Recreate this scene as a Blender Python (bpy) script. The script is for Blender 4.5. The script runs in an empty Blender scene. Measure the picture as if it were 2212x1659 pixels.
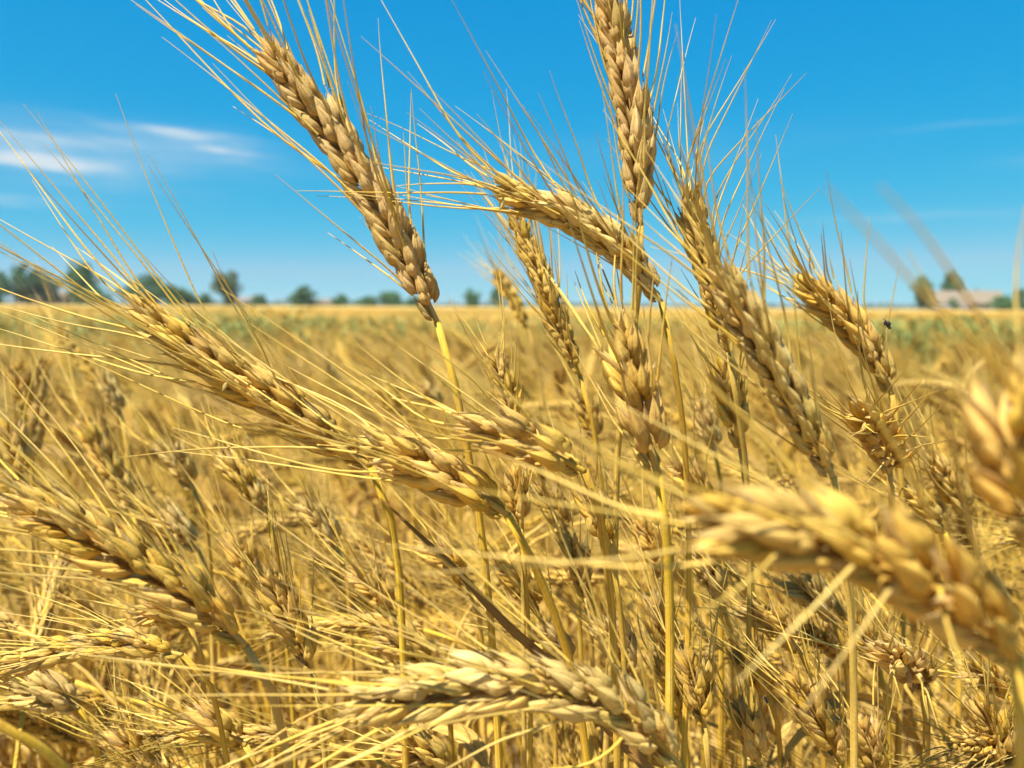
import bpy, math, random
import numpy as np
from mathutils import Vector, Matrix

# ------------------------------------------------------------------ camera, sky, sun, exposure
scene = bpy.context.scene
col = scene.collection
R = math.radians
W0, H0 = 2212.0, 1659.0                      # picture grid used for measuring
HFOV = R(66.0)
FPX = (W0 / 2) / math.tan(HFOV / 2)
CAM_Z = 0.90
cam_d = bpy.data.cameras.new("camera")
cam = bpy.data.objects.new("camera", cam_d)
col.objects.link(cam)
cam_d.sensor_width = 36.0
cam_d.angle = HFOV
cam_d.clip_start = 0.01
cam_d.clip_end = 9000.0
PITCH = math.atan(167.0 / FPX)
cam.matrix_world = (Matrix.Translation((0, 0, CAM_Z)) @ Matrix.Rotation(R(90) - PITCH, 4, 'X')
                    @ Matrix.Rotation(R(0.33), 4, 'Z'))
cam_d.dof.use_dof = True
cam_d.dof.focus_distance = 0.262
cam_d.dof.aperture_fstop = cam_d.lens / 2.5   # a 2.5 mm wide phone aperture
cam_d.dof.aperture_blades = 0
scene.camera = cam
CM = np.array(cam.matrix_world)

SUN_EL, SUN_AZ = R(61.0), R(-132.0)            # azimuth measured from +Y towards +X
sun_dir = Vector((math.sin(SUN_AZ) * math.cos(SUN_EL), math.cos(SUN_AZ) * math.cos(SUN_EL), math.sin(SUN_EL)))
sd = bpy.data.lights.new("sun", 'SUN')
sd.energy = 5.0
sd.angle = R(0.53)
sd.color = (1.0, 0.955, 0.88)
sun = bpy.data.objects.new("sun", sd)
sun.rotation_euler = (-sun_dir).to_track_quat('-Z', 'Y').to_euler()
sun.location = (0, 0, 30)
col.objects.link(sun)

scene.view_settings.view_transform = 'Standard'
scene.view_settings.look = 'None'
scene.view_settings.exposure = 1.32
scene.view_settings.gamma = 1.0
scene.view_settings.use_curve_mapping = False
scene.render.engine = 'CYCLES'
scene.cycles.use_denoising = True
try:
    scene.cycles.denoiser = 'OPENIMAGEDENOISE'
    scene.cycles.denoising_input_passes = 'RGB_ALBEDO_NORMAL'
    scene.cycles.denoising_prefilter = 'ACCURATE'
except Exception:
    pass
scene.cycles.max_bounces = 9
scene.cycles.diffuse_bounces = 6
scene.cycles.glossy_bounces = 2
scene.cycles.transmission_bounces = 6
scene.cycles.sample_clamp_indirect = 6.0
scene.cycles.caustics_reflective = False
scene.cycles.caustics_refractive = False

world = bpy.data.worlds.new("World")
scene.world = world
world.use_nodes = True


class NT:
    """small helper for wiring nodes"""
    def __init__(self, tree):
        self.t = tree
        tree.nodes.clear()

    def n(self, kind, **kw):
        nd = self.t.nodes.new(kind)
        ins = kw.pop('ins', {})
        for k, v in kw.items():
            setattr(nd, k, v)
        for k, v in ins.items():
            self.put(nd.inputs[k], v)
        return nd

    def put(self, sock, v):
        if isinstance(v, bpy.types.NodeSocket):
            self.t.links.new(v, sock)
        else:
            sock.default_value = v

    def m(self, op, a, b=0.0, c=0.0, clamp=False):
        nd = self.t.nodes.new('ShaderNodeMath')
        nd.operation = op
        nd.use_clamp = clamp
        for i, v in enumerate((a, b, c)):
            self.put(nd.inputs[i], v)
        return nd.outputs[0]

    def mix(self, f, a, b, blend='MIX'):
        nd = self.t.nodes.new('ShaderNodeMix')
        nd.data_type = 'RGBA'
        nd.blend_type = blend
        nd.clamp_factor = True
        self.put(nd.inputs[0], f)
        self.put(nd.inputs[6], a)
        self.put(nd.inputs[7], b)
        return nd.outputs[2]

    def ramp(self, f, stops):
        nd = self.t.nodes.new('ShaderNodeValToRGB')
        cr = nd.color_ramp
        while len(cr.elements) < len(stops):
            cr.elements.new(0.5)
        for e, (p, c) in zip(cr.elements, stops):
            e.position = p
            e.color = c if len(c) == 4 else (*c, 1)
        self.put(nd.inputs[0], f)
        return nd.outputs[0]

    def noise(self, vec, scale, detail=3.0, rough=0.55, lac=2.0):
        nd = self.t.nodes.new('ShaderNodeTexNoise')
        if vec is not None:
            self.put(nd.inputs['Vector'], vec)
        nd.inputs['Scale'].default_value = scale
        nd.inputs['Detail'].default_value = detail
        nd.inputs['Roughness'].default_value = rough
        return nd.outputs['Fac']


def build_world():
    N = NT(world.node_tree)
    sky = N.n('ShaderNodeTexSky', sky_type='NISHITA', sun_disc=False)
    sky.sun_elevation = SUN_EL
    sky.sun_rotation = SUN_AZ
    sky.altitude = 50.0
    sky.air_density = 0.75
    sky.dust_density = 0.0
    sky.ozone_density = 4.0
    # the photograph's strong, cyan-leaning colour grading, as one curve per channel for the whole sky
    sc_ = N.n('ShaderNodeSeparateColor', ins={0: sky.outputs[0]})
    hs = N.n('ShaderNodeCombineColor', ins={0: N.m('MINIMUM', N.m('MULTIPLY', N.m('POWER', sc_.outputs[0], 2.5), 0.048), 2.2),
                                            1: N.m('MULTIPLY', N.m('POWER', sc_.outputs[1], 0.52), 1.68),
                                            2: N.m('MULTIPLY', N.m('POWER', sc_.outputs[2], 0.15), 4.28)})
    tc = N.n('ShaderNodeTexCoord')
    sp = N.n('ShaderNodeSeparateXYZ', ins={0: tc.outputs['Generated']})
    x, y, z = sp.outputs
    az = N.m('ARCTAN2', x, y)
    el = N.m('ARCSINE', z)
    cv = N.n('ShaderNodeCombineXYZ', ins={0: N.m('MULTIPLY', az, 5.0), 1: N.m('MULTIPLY', N.m('ADD', el, N.m('MULTIPLY', az, 0.06)), 42.0), 2: 0.0})
    streak = N.noise(cv.outputs[0], 1.9, 6.0, 0.68)
    soft = N.noise(cv.outputs[0], 0.45, 3.0, 0.5)
    # each thin cirrus bank: azimuth, elevation, half widths, strength
    banks = []
    for bx, by, bw, bh, k in ((50, 346, 120, 13, .80), (165, 360, 60, 7, .35), (385, 287, 125, 9, .55), (475, 326, 90, 13, .62), (90, 300, 130, 11, .26),
                              (230, 320, 300, 45, .22), (120, 400, 220, 40, .13), (70, 440, 90, 9, .36), (2100, 265, 110, 8, .08), (1930, 466, 190, 9, .14), (1500, 330, 300, 40, .06),
                              (-500, 330, 160, 18, .5), (2700, 300, 200, 16, .5)):
        q = CM[:3, :3] @ np.array([(bx - W0 / 2) / FPX, -(by - H0 / 2) / FPX, -1.0])
        q /= np.linalg.norm(q)
        banks.append((math.atan2(q[0], q[1]), math.asin(q[2]), bw / FPX, bh / FPX, k))
    warp = N.m('MULTIPLY', N.m('SUBTRACT', N.noise(cv.outputs[0], 1.3, 4.0, 0.6), 0.5), 0.030)
    el = N.m('ADD', el, warp)
    tot = None
    for a0, e0, sa, se, k in banks:
        da = N.m('DIVIDE', N.m('SUBTRACT', az, a0), sa)
        de = N.m('DIVIDE', N.m('SUBTRACT', el, e0), se)
        q = N.m('ADD', N.m('MULTIPLY', da, da), N.m('MULTIPLY', de, de))
        g = N.m('MULTIPLY', N.m('POWER', 2.718, N.m('MULTIPLY', q, -1.0)), k)
        tot = g if tot is None else N.m('ADD', tot, g)
    tex = N.m('MULTIPLY', N.m('SUBTRACT', N.m('ADD', streak, soft), 0.72, clamp=True), 3.4)
    cl = N.m('MULTIPLY', tot, tex, clamp=True)
    colr = N.mix(cl, hs.outputs[0], (4.8, 5.6, 6.1, 1))
    bg = N.n('ShaderNodeBackground', ins={'Color': colr, 'Strength': 0.056})
    out = N.n('ShaderNodeOutputWorld')
    N.t.links.new(bg.outputs[0], out.inputs[0])


build_world()


def P(px, py, d):
    """picture measure (2212 x 1659 grid) and depth in metres -> world point"""
    v = np.array([(px - W0 / 2) / FPX * d, -(py - H0 / 2) / FPX * d, -d, 1.0])
    return (CM @ v)[:3]


CMI = np.linalg.inv(CM)


def project(p):
    q = CMI @ np.array([p[0], p[1], p[2], 1.0])
    d = -q[2]
    if d <= 1e-4:
        return None
    return W0 / 2 + q[0] / d * FPX, H0 / 2 - q[1] / d * FPX, d


# ------------------------------------------------------------------ materials
def mat(name):
    m = bpy.data.materials.new(name)
    m.use_nodes = True
    return m, NT(m.node_tree)


def finish(N, colour, rough=0.55, spec=0.35, transl=0.0, tcol=None, bump=None, bstr=0.3, bdist=0.0004, sheen=0.0):
    b = N.n('ShaderNodeBsdfPrincipled', ins={'Roughness': rough})
    N.put(b.inputs['Base Color'], colour)
    b.inputs['Specular IOR Level'].default_value = spec
    if sheen:
        b.inputs['Sheen Weight'].default_value = sheen
    nrm = None
    if bump is not None:
        bn = N.n('ShaderNodeBump', ins={'Strength': bstr, 'Distance': bdist, 'Height': bump})
        nrm = bn.outputs[0]
        N.put(b.inputs['Normal'], nrm)
    out = N.n('ShaderNodeOutputMaterial')
    if transl > 0:
        tr = N.n('ShaderNodeBsdfTranslucent')
        N.put(tr.inputs['Color'], tcol if tcol is not None else colour)
        if nrm is not None:
            N.put(tr.inputs['Normal'], nrm)
        mx = N.n('ShaderNodeMixShader', ins={0: transl, 1: b.outputs[0], 2: tr.outputs[0]})
        N.t.links.new(mx.outputs[0], out.inputs[0])
    else:
        N.t.links.new(b.outputs[0], out.inputs[0])


def straw_material(name, base, tip, dark, transl=0.33, rough=0.50, stripes=10.0, spots=True, var=0.12, worn=False):
    m, N = mat(name)
    tc = N.n('ShaderNodeTexCoord')
    oi = N.n('ShaderNodeObjectInfo')
    uv = N.n('ShaderNodeSeparateXYZ', ins={0: tc.outputs['UV']})
    u, v = uv.outputs[0], uv.outputs[1]
    off = N.n('ShaderNodeVectorMath', operation='ADD', ins={0: tc.outputs['Object']})
    rv = N.n('ShaderNodeCombineXYZ', ins={0: N.m('MULTIPLY', oi.outputs['Random'], 3.1), 1: N.m('MULTIPLY', oi.outputs['Random'], 1.7), 2: 0.0})
    N.t.links.new(rv.outputs[0], off.inputs[1])
    vec = off.outputs[0]
    big = N.noise(vec, 140.0, 2.0)
    fine = N.noise(vec, 900.0, 3.0)
    sv = N.n('ShaderNodeCombineXYZ', ins={0: N.m('MULTIPLY', u, 2.0), 1: N.m('MULTIPLY', v, stripes), 2: N.m('MULTIPLY', oi.outputs['Random'], 20.0)})
    rib = N.noise(sv.outputs[0], 1.0, 2.0, 0.5)
    if worn:                                             # brown and pale stretches along a straw
        wv = N.n('ShaderNodeVectorMath', operation='MULTIPLY', ins={0: vec, 1: (260.0, 260.0, 28.0)})
        wear = N.noise(wv.outputs[0], 1.0, 4.0, 0.65)
    c = N.mix(u, base, tip)
    c = N.mix(N.m('MULTIPLY', N.m('SUBTRACT', big, 0.42, clamp=True), 2.2, clamp=True), c, dark)
    c = N.mix(N.m('MULTIPLY', N.m('SUBTRACT', rib, 0.46, clamp=True), 3.4, clamp=True), c, tuple(x * f for x, f in zip(base[:3], (0.62, 0.56, 0.50))) + (1,))
    if worn:
        c = N.mix(N.m('MULTIPLY', N.m('SUBTRACT', wear, 0.52, clamp=True), 4.0, clamp=True), c, (0.36, 0.20, 0.05, 1))
        c = N.mix(N.m('MULTIPLY', N.m('SUBTRACT', 0.42, wear, clamp=True), 4.0, clamp=True), c, (0.74, 0.56, 0.22, 1))
    hv = N.n('ShaderNodeHueSaturation')
    N.put(hv.inputs['Hue'], N.m('ADD', 0.5 - 0.006, N.m('MULTIPLY', oi.outputs['Random'], 0.009)))
    N.put(hv.inputs['Saturation'], N.m('ADD', 0.95, N.m('MULTIPLY', N.m('FRACT', N.m('MULTIPLY', oi.outputs['Random'], 7.13)), 0.10)))
    N.put(hv.inputs['Value'], N.m('ADD', 1.0 - var, N.m('MULTIPLY', N.m('FRACT', N.m('MULTIPLY', oi.outputs['Random'], 13.7)), 2 * var)))
    N.put(hv.inputs['Color'], c)
    c = hv.outputs[0]
    if spots:
        sp = N.noise(vec, 420.0, 2.0, 0.4)
        c = N.mix(N.m('MULTIPLY', N.m('SUBTRACT', sp, 0.70, clamp=True), 8.0, clamp=True), c, (0.10, 0.06, 0.035, 1))
    h = N.m('ADD', N.m('MULTIPLY', rib, 1.0), N.m('MULTIPLY', fine, 0.35))
    finish(N, c, rough, 0.14, transl, None, h, 0.8, 0.0006, 0.0)
    return m


M = {}
M['husk'] = straw_material('ripe_husk', (0.74, 0.48, 0.082, 1), (0.86, 0.61, 0.165, 1), (0.67, 0.40, 0.064, 1))
M['husk_pale'] = straw_material('bleached_husk', (0.74, 0.52, 0.14, 1), (0.86, 0.66, 0.24, 1), (0.67, 0.46, 0.11, 1))
M['husk_tan'] = straw_material('tan_husk', (0.70, 0.46, 0.15, 1), (0.82, 0.60, 0.24, 1), (0.61, 0.38, 0.11, 1))
M['paper'] = straw_material('papery_scale', (0.78, 0.56, 0.17, 1), (0.88, 0.70, 0.32, 1), (0.70, 0.48, 0.12, 1), transl=0.45, rough=0.35, spots=False, var=0.08)
M['awn'] = straw_material('awn_straw', (0.80, 0.57, 0.12, 1), (0.77, 0.55, 0.155, 1), (0.71, 0.47, 0.085, 1), transl=0.25, rough=0.38, spots=False, stripes=3, var=0.16)
M['stem'] = straw_material('stem_straw', (0.71, 0.46, 0.075, 1), (0.76, 0.50, 0.09, 1), (0.62, 0.38, 0.052, 1), transl=0.08, rough=0.42, spots=False, stripes=14, var=0.14, worn=True)
M['leaf'] = straw_material('dry_leaf', (0.68, 0.46, 0.10, 1), (0.77, 0.56, 0.16, 1), (0.54, 0.33, 0.065, 1), transl=0.35, rough=0.55, stripes=10, var=0.2, worn=True)
M['brown_leaf'] = straw_material('brown_dry_leaf', (0.52, 0.27, 0.050, 1), (0.46, 0.22, 0.04, 1), (0.34, 0.15, 0.028, 1), transl=0.18, rough=0.6, stripes=9, var=0.05)


def simple(name, c, rough=0.8, scale=6.0, amt=0.3, transl=0.0, coord='Object', c2=None, bump=0.0, bdist=0.02, spec=0.25):
    m, N = mat(name)
    tc = N.n('ShaderNodeTexCoord')
    oi = N.n('ShaderNodeObjectInfo')
    nz = N.noise(tc.outputs[coord], scale, 4.0, 0.6)
    a = tuple(x * (1 - amt) for x in c[:3]) + (1,)
    b = tuple(min(1, x * (1 + amt)) for x in c[:3]) + (1,) if c2 is None else c2
    cc = N.mix(nz, a, b)
    hv = N.n('ShaderNodeHueSaturation', ins={'Color': cc})
    N.put(hv.inputs['Value'], N.m('ADD', 0.88, N.m('MULTIPLY', oi.outputs['Random'], 0.24)))
    finish(N, hv.outputs[0], rough, spec, transl, None, nz if bump else None, bump, bdist)
    return m


M['foliage'] = simple('tree_foliage', (0.085, 0.165, 0.050), 0.6, 0.9, 0.45, 0.25)
M['foliage_grey'] = simple('willow_foliage', (0.115, 0.165, 0.085), 0.6, 0.9, 0.4, 0.25)
M['bark'] = simple('bark', (0.12, 0.09, 0.065), 0.9, 3.0, 0.4)
M['weed'] = simple('weed_leaf', (0.26, 0.28, 0.075), 0.5, 9.0, 0.35, 0.3)
M['weed_stem'] = simple('weed_stem', (0.16, 0.20, 0.06), 0.6, 9.0, 0.3, 0.0)
M['petal'] = simple('yellow_petal', (0.75, 0.55, 0.03), 0.5, 30.0, 0.1, 0.3)
M['soil'] = simple('dry_soil', (0.22, 0.155, 0.085), 0.95, 14.0, 0.35, 0.0, bump=0.5)
M['tile'] = simple('clay_roof', (0.16, 0.125, 0.082), 0.85, 2.0, 0.2)
M['tile_grey'] = simple('slate_roof', (0.16, 0.145, 0.13), 0.85, 2.0, 0.2)
M['plaster'] = simple('tan_plaster', (0.17, 0.148, 0.105), 0.9, 1.2, 0.15)
M['white'] = simple('white_wash', (0.5, 0.49, 0.47), 0.8, 2.0, 0.08)
M['glass'] = simple('window_glass', (0.05, 0.06, 0.07), 0.12, 2.0, 0.1, spec=0.6)
M['wood'] = simple('door_wood', (0.20, 0.12, 0.07), 0.7, 4.0, 0.2)
M['chitin'] = simple('black_chitin', (0.018, 0.014, 0.012), 0.3, 900.0, 0.3, spec=0.6)
M['wing'] = simple('insect_wing', (0.25, 0.22, 0.19), 0.3, 900.0, 0.2, 0.5)
M['ash'] = simple('grey_dead_leaf', (0.115, 0.105, 0.075), 0.9, 700.0, 0.5)


def field_material():
    m, N = mat('far_wheat')
    tc = N.n('ShaderNodeTexCoord')
    g = tc.outputs['Object']
    a = N.noise(g, 0.35, 4.0, 0.6)
    b = N.noise(g, 7.0, 4.0, 0.7)
    c = N.mix(a, (0.46, 0.31, 0.075, 1), (0.56, 0.395, 0.105, 1))
    c = N.mix(N.m('MULTIPLY', N.m('SUBTRACT', b, 0.45, clamp=True), 2.0, clamp=True), c, (0.62, 0.46, 0.20, 1))
    gr = N.noise(g, 0.06, 3.0, 0.5)
    c = N.mix(N.m('MULTIPLY', N.m('SUBTRACT', gr, 0.56, clamp=True), 2.2, clamp=True), c, (0.30, 0.30, 0.09, 1))
    finish(N, c, 0.7, 0.2, 0.15, None, b, 0.8, 0.05)
    return m


M['far_wheat'] = field_material()


# ------------------------------------------------------------------ mesh helpers
class MB:
    def __init__(self):
        self.v, self.f, self.uv, self.mi = [], [], [], []
        self.nv = 0

    def add(self, verts, faces, uvs, mi=0):
        verts = np.asarray(verts, float)
        self.v.append(verts)
        self.f.extend([tuple(i + self.nv for i in fc) for fc in faces])
        self.uv.append(np.asarray(uvs, float))
        self.mi.extend([mi] * len(faces))
        self.nv += len(verts)

    def add_mb(self, other, mtx=None, mi=None):
        v = np.concatenate(other.v)
        if mtx is not None:
            v = v @ mtx[:3, :3].T + mtx[:3, 3]
        self.v.append(v)
        self.f.extend([tuple(i + self.nv for i in fc) for fc in other.f])
        self.uv.append(np.concatenate(other.uv))
        self.mi.extend(other.mi if mi is None else [mi] * len(other.f))
        self.nv += len(v)

    def mesh(self, name, mats, smooth=True, origin=None):
        v = np.concatenate(self.v)
        if origin is not None:
            v = v - np.asarray(origin)
        me = bpy.data.meshes.new(name)
        me.from_pydata(v.tolist(), [], self.f)
        uv = np.concatenate(self.uv)
        lay = me.uv_layers.new(name='UVMap')
        li = np.empty(len(me.loops), dtype=np.int32)
        me.loops.foreach_get('vertex_index', li)
        lay.data.foreach_set('uv', uv[li].ravel())
        if not isinstance(mats, (list, tuple)):
            mats = [mats]
        for mm in mats:
            me.materials.append(mm)
        if len(mats) > 1:
            me.polygons.foreach_set('material_index', self.mi)
        if smooth:
            me.polygons.foreach_set('use_smooth', [True] * len(me.polygons))
        me.update()
        return me


def link(name, me, parent=None, mtx=None):
    o = bpy.data.objects.new(name, me)
    if parent is not None:
        o.parent = parent
    if mtx is not None:
        o.matrix_basis = Matrix(np.asarray(mtx).tolist())
    col.objects.link(o)
    return o


def empty(name, loc, label=None, cat=None, group=None):
    o = bpy.data.objects.new(name, None)
    o.location = tuple(loc)
    o.empty_display_size = 0.02
    col.objects.link(o)
    tag(o, label, cat, group)
    return o


def tag(o, label=None, cat=None, group=None, kind=None):
    if label:
        o['label'] = label
    if cat:
        o['category'] = cat
    if group:
        o['group'] = group
    if kind:
        o['kind'] = kind
    return o


def unit(v):
    v = np.asarray(v, float)
    n = np.linalg.norm(v)
    return v / n if n > 1e-12 else v


def rot_axis(axis, ang):
    return np.array(Matrix.Rotation(ang, 3, Vector(axis)))


def frames(pts):
    """tangents and a rotation-minimising normal for a polyline"""
    pts = np.asarray(pts)
    t = np.gradient(pts, axis=0)
    t /= np.linalg.norm(t, axis=1)[:, None] + 1e-12
    n0 = np.cross(t[0], (0.3, 0.9, 0.2))
    if np.linalg.norm(n0) < 0.1:
        n0 = np.cross(t[0], (1, 0, 0))
    n = [unit(n0)]
    for i in range(1, len(pts)):
        k = n[-1] - t[i] * np.dot(n[-1], t[i])
        n.append(unit(k))
    n = np.array(n)
    return t, n, np.cross(t, n)


def tube(mb, pts, rad, sides=6, mi=0, cap=True, flat=1.0):
    pts = np.asarray(pts)
    t, n, b = frames(pts)
    k = len(pts)
    rad = np.broadcast_to(np.asarray(rad, float), (k,))
    a = np.linspace(0, 2 * math.pi, sides, endpoint=False)
    ring = np.cos(a)[None, :, None] * n[:, None, :] + flat * np.sin(a)[None, :, None] * b[:, None, :]
    v = pts[:, None, :] + ring * rad[:, None, None]
    u = np.linspace(0, 1, k)
    uv = np.stack([np.repeat(u, sides), np.tile(np.abs(np.linspace(-1, 1, sides)), k)], 1)
    f = []
    for i in range(k - 1):
        for j in range(sides):
            j2 = (j + 1) % sides
            f.append((i * sides + j, i * sides + j2, (i + 1) * sides + j2, (i + 1) * sides + j))
    if cap:
        f.append(tuple(range(sides))[::-1])
        f.append(tuple((k - 1) * sides + j for j in range(sides)))
    mb.add(v.reshape(-1, 3), f, uv, mi)


def catmull(ctrl, n):
    c = np.asarray(ctrl, float)
    if len(c) == 2:
        return c[0] + (c[1] - c[0]) * np.linspace(0, 1, n)[:, None]
    p = np.vstack([2 * c[0] - c[1], c, 2 * c[-1] - c[-2]])
    dense = []
    per = 16
    for i in range(len(c) - 1):
        p0, p1, p2, p3 = p[i:i + 4]
        for s in np.linspace(0, 1, per, endpoint=False):
            dense.append(0.5 * ((2 * p1) + (-p0 + p2) * s + (2 * p0 - 5 * p1 + 4 * p2 - p3) * s * s + (-p0 + 3 * p1 - 3 * p2 + p3) * s ** 3))
    dense.append(c[-1])
    d = np.array(dense)
    seg = np.r_[0, np.cumsum(np.linalg.norm(np.diff(d, axis=0), axis=1))]
    q = np.linspace(0, seg[-1], n)
    return np.stack([np.interp(q, seg, d[:, k]) for k in range(3)], 1)


def plen(p):
    return float(np.linalg.norm(np.diff(p, axis=0), axis=1).sum())


# ------------------------------------------------------------------ wheat: husk, spikelet, awn, ear
MM = 0.001


def husk(L, Wd, T, nu, nv, rng, belly=0.40, curve=0.10, beak=0.14, keel=0.18):
    """closed boat-shaped husk growing along +z, convex towards +y, drawn out into a beak"""
    mb = MB()
    us = np.linspace(0, 1, nu + 1)[1:-1]
    a = np.linspace(0, 2 * math.pi, nv, endpoint=False)
    verts, uvs = [(0, 0, 0)], [(0, 0.5)]
    ex = math.log(0.5) / math.log(belly)
    tw = rng.uniform(-0.12, 0.12)
    for u in us:
        ub = u / (1 - beak)
        if ub < 1:
            r = max(math.sin(math.pi * min(ub, 1.0) ** ex), 0.0) ** (1.25 if ub < belly else 0.85) * (1 - 0.50 * ub ** 2.5)
        else:
            r = 0.0
        r = max(r, 0.09 * (1 - u) / beak if u > 1 - beak else 0.0, 0.10)
        k = np.exp(-((np.mod(a - math.pi / 2 + math.pi, 2 * math.pi) - math.pi) / 0.35) ** 2)
        r = r * (1 + 0.035 * np.cos(7 * a + 1.3) * (nv > 12))
        x = Wd / 2 * r * np.cos(a + tw * u)
        sn = np.sin(a + tw * u)
        ridge = np.where(sn > 0, 0.50 * sn + 0.62 * (1 - np.abs(np.cos(a + tw * u))), 0.70 * sn)
        y = T / 2 * r * (ridge + keel * k)
        yc = -curve * L * (u - 0.35) ** 2 * 2.2 + curve * L * 0.27
        for xx, yy, aa in zip(x, y, a):
            verts.append((xx, yy + yc, u * L))
            uvs.append((u, abs(aa / math.pi - 1)))
    ytip = -curve * L * 0.65 ** 2 * 2.2 + curve * L * 0.27
    verts.append((0, ytip, L))
    uvs.append((1, 0.5))
    f = []
    n = len(us)
    for j in range(nv):
        f.append((0, 1 + (j + 1) % nv, 1 + j))
        f.append((len(verts) - 1, 1 + (n - 1) * nv + j, 1 + (n - 1) * nv + (j + 1) % nv))
    for i in range(n - 1):
        for j in range(nv):
            j2 = (j + 1) % nv
            f.append((1 + i * nv + j, 1 + i * nv + j2, 1 + (i + 1) * nv + j2, 1 + (i + 1) * nv + j))
    mb.add(np.array(verts), f, uvs)
    return mb, np.array((0, ytip, L))


def xf(loc, *rots):
    m = np.eye(4)
    r = np.eye(3)
    for ax, ang in rots:
        r = r @ rot_axis(ax, ang)
    m[:3, :3] = r
    m[:3, 3] = loc
    return m


X, Y, Z = (1, 0, 0), (0, 1, 0), (0, 0, 1)


def spikelet(seed, nu, nv, florets=3, gape=1.0):
    """z along the spikelet, y away from the rachis, x the fan of the florets; millimetres -> metres"""
    rng = random.Random(seed)
    mb = MB()
    anchors = []
    g = lambda s: rng.gauss(0, s)
    for sx in (-1, 1):                                   # the two keeled glumes
        hb, _ = husk(9.6 + g(.8), 4.3 + g(.25), 2.6, nu, nv, rng, 0.42, 0.13, 0.20, 0.34)
        m = xf((sx * 1.75, 0.7, 0), (Y, sx * R(13 * gape + g(3))), (Z, -sx * R(52 + g(10))), (X, R(-3 + g(3))))
        mb.add_mb(hb, m)
    for sx in (-1, 1):                                   # the two outer florets that carry the long awns
        hb, tip = husk(13.0 + g(.9), 4.1 + g(.25), 3.7, nu, nv, rng, 0.42, 0.11, 0.15, 0.20)
        m = xf((sx * 1.15, 0.35, 1.3), (Y, sx * R(16 * gape + g(3))), (Z, -sx * R(30 + g(12))), (X, R(-2 + g(3))))
        mb.add_mb(hb, m)
        anchors.append((m[:3, :3] @ tip + m[:3, 3], m[:3, :3] @ np.array((0, 0, 1.0)), sx))
        # papery inner scale standing a little proud of the floret
        pb, _ = husk(10.6 + g(.9), 2.5, 1.0, nu, max(6, nv // 2), rng, 0.45, 0.05, 0.10, 0.1)
        mb.add_mb(pb, xf((sx * 0.75, -0.55, 3.4), (Y, sx * R(19 * gape + g(5))), (Z, sx * R(60 + g(20))), (X, R(4 + g(4)))), 1)
        pb, _ = husk(9.6 + g(.9), 2.1, 0.9, nu, max(6, nv // 2), rng, 0.45, 0.05, 0.10, 0.1)
        mb.add_mb(pb, xf((sx * 0.5, 1.0, 4.2), (Y, sx * R(9 * gape + g(5))), (Z, sx * R(20 + g(20))), (X, R(-8 + g(4)))), 1)
    sx = rng.choice((-1, 1))
    for q, sgn in enumerate((sx, -sx)):                  # the inner florets, set higher
        if q and florets < 4:
            break
        hb, tip = husk(11.2 + g(.8), 3.7 + g(.2), 3.3, nu, nv, rng, 0.42, 0.10, 0.15, 0.20)
        m = xf((sgn * (0.3 + 0.7 * q), 0.95 - 1.1 * q, 3.9 + 0.5 * q), (Y, sgn * R(4 + 6 * q + g(4))), (Z, R(g(24))), (X, R(-7 + 7 * q + g(3))))
        mb.add_mb(hb, m)
        anchors.append((m[:3, :3] @ tip + m[:3, 3], m[:3, :3] @ np.array((0, 0, 1.0)), sgn * 0.3))
    mb.v = [v * MM for v in mb.v]
    return mb, [(p * MM, unit(d), s) for p, d, s in anchors]


SPK_HI = [spikelet(100 + i, 15, 20, 4 if i % 3 else 3, 0.85 + 0.1 * (i % 4)) for i in range(7)]
SPK_LO = [spikelet(200 + i, 6, 6, 3, 0.85 + 0.1 * (i % 4)) for i in range(6)]
MESH_HI = {k: [s[0].mesh('spikelet', [M[k], M['paper']]) for s in SPK_HI] for k in ('husk', 'husk_pale', 'husk_tan')}
MESH_LO = [s[0].mesh('spikelet', [M['husk'], M['paper']]) for s in SPK_LO]


def awn_path(p, d0, d1, L, rng, n=11, wob=0.05):
    d0, d1 = unit(d0), unit(d1)
    w = np.array([rng.gauss(0, 1) for _ in range(3)])
    ph, fr = rng.uniform(0, 6.28), rng.uniform(2.5, 7)
    pts = [np.array(p, float)]
    for i in range(n):
        t = (i + 0.5) / n
        k = min(1.0, t / 0.35)
        k = k * k * (3 - 2 * k)
        d = d0 * (1 - k) + d1 * k + w * wob * math.sin(ph + fr * t) * 0.7
        pts.append(pts[-1] + unit(d) * L / n)
    return np.array(pts)


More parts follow.
